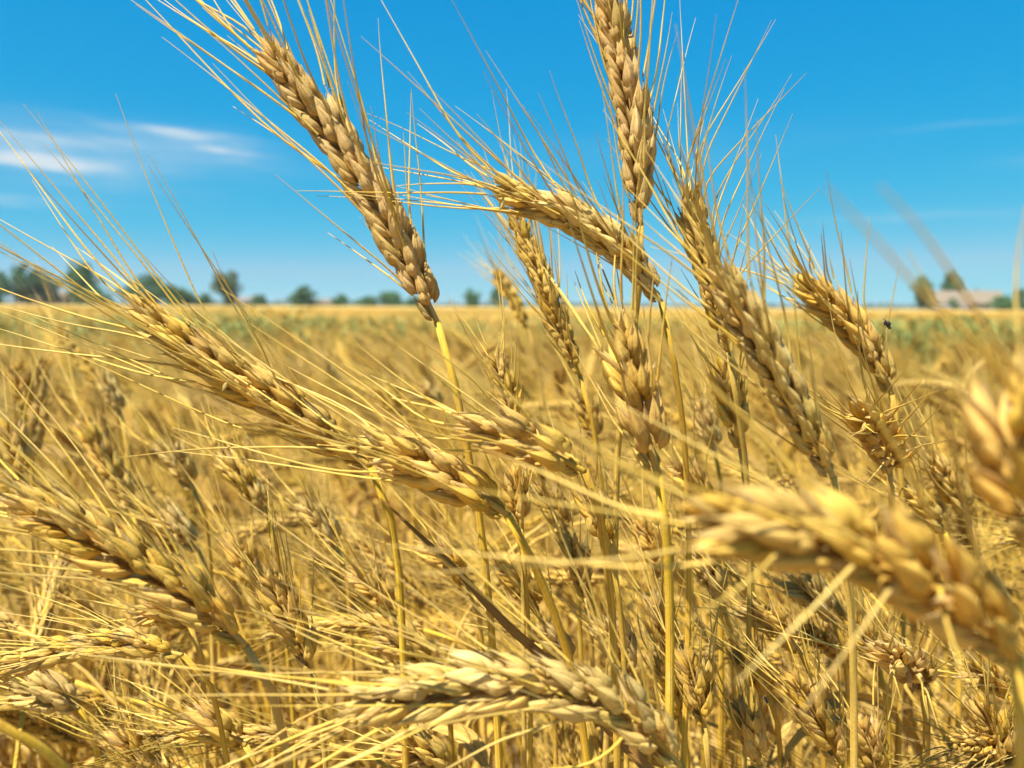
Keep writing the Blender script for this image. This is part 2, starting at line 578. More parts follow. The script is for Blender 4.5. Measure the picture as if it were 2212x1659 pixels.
def ear_layout(path, side, s, rng, spikes, splay=24.0, awn_len=0.058, bias=None, bare=0.0, tilt=17.0, gapy=0.0, slim=0.88):
    tilt = tilt - 4.5
    """nodes along the ear (base -> tip): spikelet matrices and awn paths, world coordinates"""
    L = plen(path)
    usable = max(L - 0.0105 * s, L * 0.75)
    n = max(6, int(round(usable / (0.00375 * s))))
    seg = np.r_[0, np.cumsum(np.linalg.norm(np.diff(path, axis=0), axis=1))]
    tg = np.gradient(path, axis=0)
    out, awns = [], []
    for i in range(n):
        q = i / (n - 1)
        dist = usable * (i + 0.2) / n
        c = np.array([np.interp(dist, seg, path[:, k]) for k in range(3)])
        t = unit(np.array([np.interp(dist, seg, tg[:, k]) for k in range(3)]))
        y = unit(side - t * np.dot(side, t))
        sg = 1 if i % 2 else -1
        yy = y * sg
        last = i == n - 1
        if last:
            yy = np.cross(t, y)
        x = np.cross(yy, t)
        sc = s * (0.70 + 0.30 * min(1, q / 0.16)) * (1.0 - 0.24 * max(0, (q - 0.72) / 0.28)) * rng.uniform(0.93, 1.07)
        if q < 0.05:
            sc *= 0.8
        B = np.stack([x, yy, t], 1)
        tl = R(2) if last else R(tilt + rng.gauss(0, 2.5) - 6 * max(0, (q - 0.8) / 0.2))
        r = B @ rot_axis(X, -tl) @ rot_axis(Z, R(rng.gauss(0, 6))) @ rot_axis(Y, R(rng.gauss(0, 3)))
        m = np.eye(4)
        m[:3, :3] = r * sc * np.array((slim, slim, 1.0))
        m[:3, 3] = c + (0 if last else yy * (0.0002 + gapy) * s)
        vi = rng.randrange(len(spikes))
        out.append((vi, m))
        for ai, (ap, ad, sx) in enumerate(spikes[vi][1]):
            if rng.random() < (0.06 if ai < 2 else 0.60) + bare:
                continue
            p0 = m[:3, :3] @ ap + m[:3, 3]
            d0 = r @ ad
            sp = R(splay * rng.uniform(0.55, 1.25))
            d1 = t * math.cos(sp) + unit(yy * 0.85 + x * sx * 0.55 + np.array([rng.gauss(0, .22) for _ in range(3)])) * math.sin(sp)
            if bias is not None:
                d1 = d1 + np.asarray(bias)
            LA = awn_len * 0.92 * (0.40 * s + 0.60 * L / 0.092) * rng.uniform(0.72, 1.2) * (0.62 + 0.38 * min(1, q / 0.2)) * (0.6 if ai >= 2 else 1.0)
            if rng.random() < 0.10:
                LA *= rng.uniform(0.2, 0.7)
            awns.append(awn_path(p0, d0, d1, LA, rng, wob=0.05))
    return out, awns, L


def awn_mesh(pts, s, origin, r0=0.00030):
    mb = MB()
    k = len(pts)
    rad = r0 * s * (1 - 0.80 * np.linspace(0, 1, k) ** 1.2)
    tube(mb, pts, rad, 4, cap=False)
    return mb.mesh('awn', M['awn'], origin=origin)


def stem_mb(path, r_top, r_bot, sides=8):
    mb = MB()
    k = len(path)
    u = np.linspace(0, 1, k)                      # top -> bottom
    rad = r_top + (r_bot - r_top) * np.minimum(1, u * 1.6)
    for node in (0.30, 0.58, 0.83):
        rad = rad * (1 + 0.35 * np.exp(-((u - node) / 0.012) ** 2))
    tube(mb, path, rad, sides)
    return mb


def ribbon(mb, pts, width, normal_hint, fold=0.25, mi=0, twist=0.0):
    """a leaf blade with a creased midrib and a little thickness"""
    pts = np.asarray(pts)
    k = len(pts)
    t = np.gradient(pts, axis=0)
    t /= np.linalg.norm(t, axis=1)[:, None] + 1e-12
    vs, uvs, f = [], [], []
    for i in range(k):
        u = i / (k - 1)
        b = unit(np.cross(t[i], normal_hint))
        if twist:
            b = rot_axis(t[i], twist * u) @ b
        nn = np.cross(b, t[i])
        w = width * min(1, (u / 0.08) ** 0.5 if u > 0 else 0.25) * (1 - u ** 2.2) ** 0.8 + 0.0003
        for side, (o, h) in enumerate(((-1, 1), (0, 0), (1, 1))):
            vs.append(pts[i] + b * o * w / 2 + nn * h * fold * w / 2)
            uvs.append((u, o * 0.5 + 0.5))
        for o, h in ((-1, 1), (0, 0), (1, 1)):
            vs.append(pts[i] + b * o * w / 2 * 0.98 + nn * (h * fold * w / 2 + 0.0002))
            uvs.append((u, o * 0.5 + 0.5))
    for i in range(k - 1):
        a, c = i * 6, (i + 1) * 6
        for j in (0, 1):
            f.append((a + j, a + j + 1, c + j + 1, c + j))
            f.append((a + 3 + j, c + 3 + j, c + 4 + j, a + 4 + j))
        f.append((a, c, c + 3, a + 3))
        f.append((a + 2, a + 5, c + 5, c + 2))
    mb.add(np.array(vs), f, uvs, mi)


UP = np.array((0, 0, 1.0))


def hero(label, ear, wpx, roll, stem, husk_kind='husk', seed=1, splay=25.0, awn_len=0.056, bias=None, group=None,
         extra_awns=(), leaf=True, bare=0.0, tilt=17.0, gapy=0.0, awn_r=0.00031):
    """ear: picture points tip -> base with depth; stem: picture points below the base"""
    rng = random.Random(seed)
    e = np.array([P(*q) for q in ear])[::-1]
    path = catmull(e, 60)
    dm = np.mean([q[2] for q in ear])
    s = wpx * dm / FPX / 0.0122
    mid = path[len(path) // 2]
    ax = unit(path[-1] - path[0])
    v = unit(np.array((0, 0, CAM_Z)) - mid)
    e2 = unit(v - ax * np.dot(v, ax))
    e1 = np.cross(ax, e2)
    side = math.cos(R(roll)) * e1 + math.sin(R(roll)) * e2
    sp = [e[0] - ax * 0.0] + [P(*q) for q in stem]
    last = sp[-1]
    dd = unit(last - sp[-2]) if len(sp) > 1 else -UP
    g = np.array((last[0] + dd[0] * 0.10, last[1] + 0.03 + dd[1] * 0.03, 0.0))
    p1 = last + unit(dd * 0.55 - UP * 0.45) * 0.035
    p2 = p1 + unit(dd * 0.2 - UP * 0.8) * 0.06
    sp += [p1, p2, np.array((p2[0] * .8 + g[0] * .2, p2[1] * .8 + g[1] * .2, p2[2] * 0.80)), np.array((p2[0] * .4 + g[0] * .6, p2[1] * .4 + g[1] * .6, p2[2] * 0.40))]
    sp.append(g)
    spath = catmull(sp, 46)
    q = np.linspace(0, 1, 46)[:, None] * np.array([[rng.uniform(9, 16), rng.uniform(9, 16), 1]]) + rng.uniform(0, 6)
    spath = spath + 0.0022 * np.sin(q) * np.minimum(1, np.linspace(0, 6, 46))[:, None] * np.array((1, 1, 0))
    root = empty('wheat_plant', g, label, 'wheat', group or 'large wheat ears in the foreground')
    link('stem', stem_mb(spath, 0.00092 * max(s, .9), 0.00135 * max(1, s), 10).mesh('stem', M['stem'], origin=g), root)
    rm = MB()
    tube(rm, path[:int(len(path) * .86)], np.linspace(0.0008, 0.0003, int(len(path) * .86)) * s, 6)
    earo = link('ear', rm.mesh('ear', M[husk_kind], origin=g), root)
    lay, awns, L = ear_layout(path, side, s, rng, SPK_HI, splay, awn_len, bias, bare, tilt, gapy)
    for vi, m in lay:
        m = m.copy()
        m[:3, 3] -= g
        link('spikelet', MESH_HI[husk_kind][vi], earo, m)
    for a in awns:
        link('awn', awn_mesh(a, s, g, awn_r), earo)
    for a in extra_awns:
        pp = catmull([P(*q) for q in a], 16)
        link('awn', awn_mesh(pp, s, g, awn_r * 1.3), earo)
    if leaf:
        i0 = rng.randrange(9, 14)
        mb = MB()
        k = 12
        tube(mb, spath[i0:i0 + k], 0.0017 * max(1, s) * np.r_[1.25, np.full(k - 1, 1.15)], 8)
        link('leaf_sheath', mb.mesh('leaf_sheath', M['leaf'], origin=g), root)
        p, az = spath[i0], rng.uniform(0, 6.28)
        o = np.array((math.cos(az), 0.4 + 0.5 * abs(math.sin(az)), 0))
        LL = rng.uniform(0.09, 0.16)
        lp = catmull([p, p + o * LL * .2 + UP * LL * .3, p + o * LL * .55 + UP * LL * .22, p + o * LL * .8 - UP * LL * .2, p + o * LL * .75 - UP * LL * .5], 24)
        mb = MB()
        ribbon(mb, lp, rng.uniform(.005, .0085), unit(UP + o), 0.7, twist=rng.uniform(-7, 7))
        link('leaf', mb.mesh('leaf', M['leaf'], origin=g, smooth=False), root)
    return root


# ------------------------------------------------------------------ the setting: ground and far field
def grid_sheet(name, x0, x1, y0, y1, nx, ny, zf, material):
    mb = MB()
    xs, ys = np.linspace(x0, x1, nx), np.geomspace(y0, y1, ny) if y0 > 0 else np.linspace(y0, y1, ny)
    gx, gy = np.meshgrid(xs, ys)
    if y0 > 0:
        gx = gx * (gy / y1)
    v = np.stack([gx, gy, zf(gx, gy)], -1).reshape(-1, 3)
    f = [(j * nx + i, j * nx + i + 1, (j + 1) * nx + i + 1, (j + 1) * nx + i) for j in range(ny - 1) for i in range(nx - 1)]
    mb.add(v, f, np.stack([gx.ravel(), gy.ravel()], 1))
    return link(name, mb.mesh(name, material))


rs = np.random.RandomState(5)
ground = grid_sheet('ground', -4000, 4000, -4000, 6000, 2, 2, lambda x, y: 0 * x, M['soil'])
tag(ground, kind='structure')


def canopy_z(x, y):
    base = 0.735 - 0.03 * np.exp(-((y - 22) / 8.0) ** 2)
    return base + rs.normal(0, 1, x.shape) * 0.022


far = grid_sheet('distant_wheat', -420, 420, 17.0, 330.0, 340, 420, canopy_z, M['far_wheat'])
tag(far, 'even golden sheet of ripe wheat reaching to the tree line', 'wheat field', kind='stuff')


# ------------------------------------------------------------------ the setting: trees and houses at the field's edge
def make_tree(label, px, top, base_w, dist, seed, kind='foliage', shape='round', bottom=664.0, trunk=0.18):
    """px centre, top and width in picture measure at the given distance"""
    rng = np.random.RandomState(seed)
    c = P(px, bottom, dist)
    z_top = P(px, top, dist)[2]
    wid = base_w / FPX * dist
    h = z_top
    root = empty('tree' if h > 4.2 else 'bush', (c[0], c[1], 0), label, 'tree' if h > 4.2 else 'bush', 'trees and bushes along the far edge of the field')
    mb = MB()
    tz = h * trunk
    tube(mb, catmull([(0, 0, -0.05), (0.02 * h, 0, h * 0.3), (-0.01 * h, 0.01 * h, h * 0.75)], 10), np.linspace(0.035, 0.012, 10) * h, 7)
    for k in range(5):
        a = rng.uniform(0, 6.28)
        z0 = h * rng.uniform(0.2, 0.5)
        tube(mb, catmull([(0, 0, z0), (math.cos(a) * wid * .15, math.sin(a) * wid * .15, z0 + h * .12), (math.cos(a) * wid * .32, math.sin(a) * wid * .32, z0 + h * .3)], 6), np.linspace(0.014, 0.005, 6) * h, 5)
    link('trunk', mb.mesh('trunk', M['bark']), root)
    # crown: clusters of leaf-sized faces
    nclump = 34
    cl = []
    for k in range(nclump):
        while True:
            p = rng.uniform(-1, 1, 3)
            if np.dot(p, p) < 1:
                break
        zz = p[2] * 0.5 + 0.5
        if shape == 'round':
            rr = math.sqrt(max(0.05, 1 - (2 * zz - 0.9) ** 2 * 0.8))
        elif shape == 'poplar':
            rr = 0.75 + 0.25 * math.sin(zz * 3.1)
        elif shape == 'tall':
            rr = 0.66 + 0.34 * math.sin(zz * 6.0 + 4.2)
        else:
            rr = 1.0 - 0.35 * zz
        cl.append((p[0] * wid * 0.40 * rr, p[1] * wid * 0.40 * rr, tz + zz * (h - tz) * 0.93, rng.uniform(0.09, 0.19)))
    per = 110
    vs, f, uv = [], [], []
    for (cx, cy, cz, r) in cl:
        q = rng.normal(0, 1, (per, 3))
        q /= np.linalg.norm(q, axis=1)[:, None]
        q *= rng.uniform(0.35, 1.0, (per, 1)) ** 0.5
        ctr = np.array((cx, cy, cz)) + q * np.array((wid * r, wid * r, (h - tz) * r * 0.75))
        sz = 0.035 * (wid + h) * 0.5
        a = rng.normal(0, 1, (per, 3))
        b = rng.normal(0, 1, (per, 3))
        a *= sz / np.linalg.norm(a, axis=1)[:, None]
        b *= sz * 0.6 / np.linalg.norm(b, axis=1)[:, None]
        n0 = len(vs) * 1
        for i in range(per):
            k0 = len(vs)
            vs.extend((ctr[i] - a[i], ctr[i] + b[i], ctr[i] + a[i], ctr[i] - b[i]))
            f.append((k0, k0 + 1, k0 + 2, k0 + 3))
            uv.extend(((0, .5), (.5, 1), (1, .5), (.5, 0)))
    mb = MB()
    vv = np.array(vs)
    vv[:, 2] = np.maximum(vv[:, 2], 0.1)
    mb.add(vv, f, uv)
    link('crown', mb.mesh('crown', M[kind], smooth=False), root)
    return root


def box(mb, c, sx, sy, sz, mi=0):
    x, y, z = c
    v = [(x + a * sx / 2, y + b * sy / 2, z + d * sz / 2) for a in (-1, 1) for b in (-1, 1) for d in (-1, 1)]
    f = [(0, 1, 3, 2), (4, 6, 7, 5), (0, 4, 5, 1), (2, 3, 7, 6), (0, 2, 6, 4), (1, 5, 7, 3)]
    mb.add(v, f, [(0, 0)] * 8, mi)


def part(name, m, parent, *boxes):
    mb = MB()
    for b in boxes:
        box(mb, *b)
    return link(name, mb.mesh(name, m, smooth=False), parent)


def make_house(label, px, dist, w, d, hw, hr, rot, wall, roof, windows=3, name='house', cat='house', chimney=True):
    c = P(px, 664, dist)
    root = empty(name, (c[0], c[1], 0), label, cat)
    root.rotation_euler[2] = R(rot)
    part('wall', M[wall], root, ((0, 0, hw / 2), w, d, hw))
    mb = MB()
    ov = 0.45
    y0, y1, x0, x1 = -d / 2 - ov, d / 2 + ov, -w / 2 - ov, w / 2 + ov
    z0, z1 = hw - 0.1, hw + hr
    t = 0.16
    v = [(x0, y0, z0), (x1, y0, z0), (x1, 0, z1), (x0, 0, z1), (x0, y1, z0), (x1, y1, z0)]
    v += [(a, b, cc - t) for a, b, cc in v]
    f = [(0, 1, 2, 3), (3, 2, 5, 4), (7, 6, 9, 8), (8, 9, 10, 11), (0, 6, 7, 1), (4, 5, 11, 10), (1, 7, 8, 2), (2, 8, 11, 5), (0, 3, 9, 6), (3, 4, 10, 9)]
    mb.add(v, f, [(0, 0)] * 12)
    ro = link('roof', mb.mesh('roof', M[roof], smooth=False), root)
    gm = MB()
    for sx in (-1, 1):
        xx = sx * (w / 2 - 0.002)
        k = gm.nv
        gm.add([(xx, -d / 2, hw), (xx, d / 2, hw), (xx, 0, hw + hr * 0.93), (xx - sx * .2, -d / 2, hw), (xx - sx * .2, d / 2, hw), (xx - sx * .2, 0, hw + hr * 0.93)],
               [(0, 1, 2), (3, 5, 4), (0, 3, 4, 1), (1, 4, 5, 2), (2, 5, 3, 0)], [(0, 0)] * 6)
    link('gable', gm.mesh('gable', M[wall], smooth=False), root)
    if chimney:
        part('chimney', M['plaster'], ro, ((w * 0.2, d * 0.12, hw + hr + 0.1), 0.6, 0.6, 1.1))
    for i in range(windows):
        x = -w / 2 + w * (i + 0.5) / windows
        if windows > 2 and i == windows // 2:
            part('door', M['wood'], root, ((x, -d / 2 - 0.02, 1.0), 1.0, 0.10, 2.0))
        else:
            wi = part('window', M['white'], root, ((x, -d / 2 - 0.02, hw * 0.56), 1.3, 0.10, 1.3))
            part('pane', M['glass'], wi, ((x, -d / 2 - 0.06, hw * 0.56), 1.05, 0.06, 1.05))
    return root


T = [
    ('dark round tree cut off by the left edge of the view', 2, 590, 45, 170, 'foliage', 'round'),
    ('bushy dark green tree left of the tan house by the field', 62, 571, 75, 175, 'foliage', 'round'),
    ('broad dense tree in front of the tan house by the field', 105, 588, 60, 178, 'foliage_grey', 'round'),
    ('tallest green tree on the left, with a high crown on its right', 176, 560, 82, 165, 'foliage', 'tall'),
    ('low dark shrub under the tallest tree on the left', 205, 622, 60, 160, 'foliage', 'low'),
    ('wide rounded dark bush behind the tip of the left ear', 320, 600, 110, 170, 'foliage', 'round'),
    ('low shrub at the right foot of the wide dark bush', 385, 628, 70, 172, 'foliage', 'low'),
    ('lone tall tree with a narrow waist standing clear of others', 492, 577, 66, 165, 'foliage_grey', 'tall'),
    ('small shrub at the left foot of the lone tall tree', 440, 640, 40, 175, 'foliage', 'low'),
    ('little low bush right of the lone tall tree', 560, 643, 34, 180, 'foliage', 'low'),
    ('single compact round bush standing on the field edge', 655, 622, 66, 168, 'foliage', 'round'),
    ('small dark bush right of the compact round bush', 737, 641, 44, 180, 'foliage', 'round'),
    ('left end of the low bush row near the leaning ear', 795, 645, 50, 185, 'foliage', 'low'),
    ('highest bush in the low row near the leaning ear', 845, 634, 66, 188, 'foliage', 'round'),
    ('last low bush of the row, left of the leaning ear stem', 897, 645, 40, 186, 'foliage', 'low'),
    ('pointed conifer-like tree right of the leaning ear stem', 1019, 627, 38, 185, 'foliage', 'poplar'),
    ('thin dark tree behind the blurred small ear', 1078, 622, 34, 180, 'foliage', 'poplar'),
    ('open-crowned tall tree left of the brown roofed house', 1990, 595, 58, 180, 'foliage', 'tall'),
    ('round tree rising behind the roof of the brown house', 2052, 594, 56, 215, 'foliage', 'round'),
    ('low green bush in front of the brown roofed house wall', 2058, 648, 28, 172, 'foliage', 'round'),
    ('shrub at the left corner of the brown roofed house', 2012, 650, 30, 174, 'foliage', 'low'),
    ('long low hedge bush right of the brown roofed house', 2168, 643, 80, 170, 'foliage', 'low'),
    ('dark tree cut off by the right edge of the view', 2205, 630, 66, 190, 'foliage', 'round'),
]
for i, (lab, px, top, bw, dist, kd, shp) in enumerate(T):
    make_tree(lab, px, top - 7, bw * (1.5 if shp == 'low' and px < 1100 else 1.0 if px > 1900 else 1.18), dist, 40 + i, kd, shp, trunk=0.05 if shp in ('low',) or top > 615 else 0.09)

make_house('low house with a wide brown pitched roof on the right', 2078, 188, 15.0, 10.0, 2.4, 2.9, -22, 'plaster', 'tile', 5)
make_house('tan walled house half hidden by the left trees', 96, 205, 11.0, 7.0, 2.6, 1.8, 8, 'plaster', 'tile', 3)
make_house('far low tan house beside the lone tall tree', 535, 240, 9.0, 6.0, 2.1, 1.5, -6, 'plaster', 'tile_grey', 3)
make_house('far low shed between the small dark bushes', 702, 250, 7.0, 5.0, 1.8, 1.2, 4, 'plaster', 'tile', 2, 'shed', 'shed', False)
make_house('small white shed in front of the brown roofed house', 2032, 166, 2.4, 2.0, 1.3, 0.5, 5, 'white', 'tile_grey', 1, 'shed', 'shed', False)
make_house('narrow white hut right of the low green bush', 2082, 167, 1.1, 1.4, 1.5, 0.45, -8, 'white', 'tile_grey', 1, 'shed', 'shed', False)


def far_wood():
    rng = np.random.RandomState(77)
    vs, f, uv = [], [], []
    for x in np.arange(-560, 560, 3.2):
        hh = 3.0 + 3.2 * (0.5 + 0.5 * math.sin(x * 0.021 + 1)) * rng.uniform(0.3, 1.0)
        for k in range(34):
            c = np.array((x + rng.normal(0, 2.5), 760 + rng.normal(0, 12), abs(rng.normal(0, .5)) * hh + 0.3))
            a, b = rng.normal(0, 1, 3), rng.normal(0, 1, 3)
            k0 = len(vs)
            vs.extend((c - a, c + b * .7, c + a, c - b * .7))
            f.append((k0, k0 + 1, k0 + 2, k0 + 3))
            uv.extend(((0, 0),) * 4)
    mb = MB()
    mb.add(np.array(vs), f, uv)
    o = link('distant_wood', mb.mesh('distant_wood', M['foliage_grey'], smooth=False))
    tag(o, 'faint low line of trees along the horizon', 'wood', kind='stuff')


far_wood()


# ------------------------------------------------------------------ the crop: plant variants shared by all copies
def crop_variant(k, nod, lean, bend_len, earlen, splay, seed):
    """a plant rooted at the origin leaning to -x; returns meshes of its parts"""
    rng = random.Random(seed)
    n = 90
    Ls = 0.80
    tot = Ls + earlen
    q = np.linspace(0, tot, n)
    ang = R(lean) * (q / Ls) ** 1.5
    k0 = Ls - bend_len
    w = np.clip((q - k0) / (bend_len + earlen * 0.75), 0, 1)
    ang = ang + R(nod) * w * w * (3 - 2 * w)
    yaw = 0.10 * np.sin(q * 5 + seed)
    d = np.stack([-np.sin(ang), np.sin(yaw) * 0.3, np.cos(ang)], 1)
    d /= np.linalg.norm(d, axis=1)[:, None]
    pts = np.vstack([(0, 0, 0), np.cumsum(d[:-1] * np.diff(q)[:, None], axis=0)])
    pts[:, 2] *= 1.0
    top = pts[:, 2].max()
    pts *= np.array((1, 1, 1.0))
    ie = int(np.searchsorted(q, Ls))
    spath, epath = pts[:ie + 1][::-1], catmull(pts[ie::2], 30)
    ax = unit(epath[-1] - epath[0])
    side = rot_axis(ax, rng.uniform(0, math.pi)) @ unit(np.cross(ax, (0.2, 1, 0.1)))
    s = earlen / 0.092
    lay, awns, _ = ear_layout(epath, side, s, rng, SPK_LO, splay, 0.055)
    sm = stem_mb(spath[::2], 0.0010, 0.0018, 6)
    em = MB()
    tube(em, epath[:-5], 0.0006, 4)
    rach = MB()
    tube(rach, epath[:-5], 0.0006, 4)
    for vi, m in lay:
        em.add_mb(SPK_LO[vi][0], m)
    bm = MB()
    for a in awns:
        tube(bm, a[::2] if len(a) % 2 else a, 0.00031 * s * (1 - 0.8 * np.linspace(0, 1, len(a[::2]) if len(a) % 2 else len(a))), 3, cap=False)
    lm = MB()
    for hgt in (0.45, 0.66):
        i0 = int(n * hgt * 0.8 / tot)
        p = pts[i0]
        a = rng.uniform(0, 6.28)
        o = np.array((math.cos(a), math.sin(a), 0))
        LL = rng.uniform(0.10, 0.19)
        lp = catmull([p, p + o * LL * .25 + UP * LL * .35, p + o * LL * .6 + UP * LL * .28, p + o * LL * .75 - UP * LL * .25], 12)
        ribbon(lm, lp, rng.uniform(0.006, 0.010), unit(UP + o), 0.5, twist=rng.uniform(-3, 3))
    return dict(stem=sm, ear=em, beard=bm, leaf=lm, rach=rach, lay=lay, top=top, tip=epath[-1], mid=epath[len(epath) // 2])


SPEC = [(10, 4, .2, .085), (22, 6, .2, .090), (32, 8, .22, .082), (42, 8, .2, .095), (55, 8, .18, .088), (66, 9, .18, .090),
        (78, 8, .16, .086), (92, 8, .16, .090), (28, 3, .2, .078), (48, 12, .25, .094)]
VAR = [crop_variant(i, nod, lean, bl, el, 22 + (i % 4) * 3, 500 + i) for i, (nod, lean, bl, el) in enumerate(SPEC)]
for v in VAR:
    v['m_stem'] = v['stem'].mesh('stem', M['stem'])
    v['m_ear'] = v['ear'].mesh('ear', [M['husk'], M['paper']])
    v['m_rach'] = v['rach'].mesh('ear', M['husk'])
    v['m_beard'] = v['beard'].mesh('beard', M['awn'])
    v['m_leaf'] = v['leaf'].mesh('leaf', M['leaf'], smooth=False)
    allm = MB()
    for key, mi in (('ear', None), ('stem', 2), ('beard', 3), ('leaf', 4)):
        allm.add_mb(v[key], None, mi)
    v['m_all'] = allm.mesh('wheat_stalk', [M['husk'], M['paper'], M['stem'], M['awn'], M['leaf']])

rng = random.Random(11)
spots = []
SP = 0.041
yy = 0.27
while yy < 4.6:
    half = yy * 0.78 + 0.20
    xx = -half
    while xx < half:
        x, y = xx + rng.uniform(-.5, .5) * SP, yy + rng.uniform(-.5, .5) * SP
        xx += SP if yy < 1.6 else SP * 1.3
        r = math.hypot(x, y)
        if r < 0.30:
            continue
        vi = rng.randrange(len(VAR))
        if r > 1.0 and SPEC[vi][0] > 60:
            vi = rng.choice((1, 2, 3, 4, 8, 9))
        rz = R(rng.gauss(0, 34)) if rng.random() < 0.85 else rng.uniform(0, 6.28)
        hgt = CAM_Z - 0.055 - abs(rng.gauss(0.095, 0.06)) if r < 1.1 else CAM_Z - 0.135 - rng.gauss(0.0, 0.030)
        hgt -= 0.03 * max(0, 1 - abs(r - 0.5)) if r < 1.1 else 0
        if r < 0.46:
            hgt = min(hgt, CAM_Z - 0.115 - rng.uniform(0, 0.07))
        hgt = max(0.58, hgt)
        sc = hgt / VAR[vi]['top']
        spots.append((x, y, vi, rz, sc))
    yy += SP if yy < 1.6 else SP * 1.3

ranked = []
for sp_ in spots:
    x, y, vi, rz, sc = sp_
    m = VAR[vi]['mid'] * sc
    p = (x + m[0] * math.cos(rz) - m[1] * math.sin(rz), y + m[0] * math.sin(rz) + m[1] * math.cos(rz), m[2])
    pr = project(p)
    vis = pr is not None and -30 < pr[0] < W0 + 30 and 600 < pr[1] < H0 + 60
    ranked.append(((pr[2] if vis else 99 + (y)), sp_))
ranked.sort(key=lambda t: t[0])
NIND = 226
single, rest = [r[1] for r in ranked[:NIND]], [r[1] for r in ranked[NIND:]]
NEAR, NAMED = 70, 150
MARKS = [(1000, 1000, 'rough curved ear in the centre'), (1340, 820, 'upright ragged-topped ear'), (1640, 760, 'long pale slanting ear'),
         (1860, 1230, 'blurred arching ear'), (1040, 1500, 'large lying ear at the bottom'), (280, 1210, 'pale ear at the left edge'),
         (200, 1405, 'slim level ear at the left edge'), (480, 800, 'long slanting ear on the left'), (930, 1020, 'low ear streaming left'),
         (1960, 1440, 'star-like ear at the lower right'), (1750, 1540, 'herringbone ear at the lower right'), (620, 1330, 'upright pale ear at lower left'),
         (1880, 930, 'end-on ear on the right'), (2150, 950, 'blurred ear at the right edge'), (1000, 1260, 'brown dry blade'),
         (220, 985, 'dark gold ear at left'), (1500, 1480, 'dark ear at the bottom'), (2140, 1570, 'bottom right corner ear'), (30, 1600, 'blurred bent straw')]
info = []
for i, (x, y, vi, rz, sc) in enumerate(single[:NAMED]):
    m = VAR[vi]['mid'] * sc
    pr = project((x + m[0] * math.cos(rz) - m[1] * math.sin(rz), y + m[0] * math.sin(rz) + m[1] * math.cos(rz), m[2]))
    mk = min(MARKS, key=lambda k: math.hypot(k[0] - pr[0], k[1] - pr[1]))
    dx, dy = pr[0] - mk[0], pr[1] - mk[1]
    rel = ('right of' if dx > 0 else 'left of') if abs(dx) > abs(dy) else ('below' if dy > 0 else 'above')
    nod = SPEC[vi][0]
    pose = 'upright' if nod < 30 else 'leaning' if nod < 60 else 'drooping'
    info.append((pose, rel, mk[2], pr[0]))
names = {}
for i, (pose, rel, mk, px) in enumerate(info):
    same = sorted([(q[3], k) for k, q in enumerate(info) if q[:3] == (pose, rel, mk)])
    if len(same) == 1:
        names[i] = '%s ripe wheat stalk %s the %s' % (pose, rel, mk)
    else:
        w = [k for _, k in same].index(i)
        order = ('leftmost', 'rightmost') if len(same) == 2 else ['leftmost'] + ['%s from left' % o for o in ('second', 'third', 'fourth', 'fifth', 'sixth', 'seventh', 'eighth', 'ninth', 'tenth', 'eleventh', 'twelfth')][:len(same) - 1]
        names[i] = '%s wheat stalk %s the %s, %s' % (pose, rel, mk, order[w])
for i, (x, y, vi, rz, sc) in enumerate(single):
    v = VAR[vi]
    near = i < NEAR
    root = empty('wheat_plant', (x, y, 0), names.get(i, 'small ripe wheat stalk deep in the standing crop, hard to tell apart'),
                 'wheat', 'wheat stalks at the front of the crop' if i < NAMED else 'wheat stalks farther back in the crop')
    root.rotation_euler[2] = rz
    root.scale = (sc, sc, sc)
    link('stem', v['m_stem'], root)
    link('leaf', v['m_leaf'], root)['kind'] = 'stuff'
    if near:
        eo = link('ear', v['m_rach'], root)
        for k, m in v['lay']:
            link('spikelet', MESH_LO[k], eo, m)
        link('beard', v['m_beard'], eo)['kind'] = 'stuff'
    else:
        eo = link('ear', v['m_ear'], root)
        eo['kind'] = 'stuff'
        link('beard', v['m_beard'], eo)['kind'] = 'stuff'


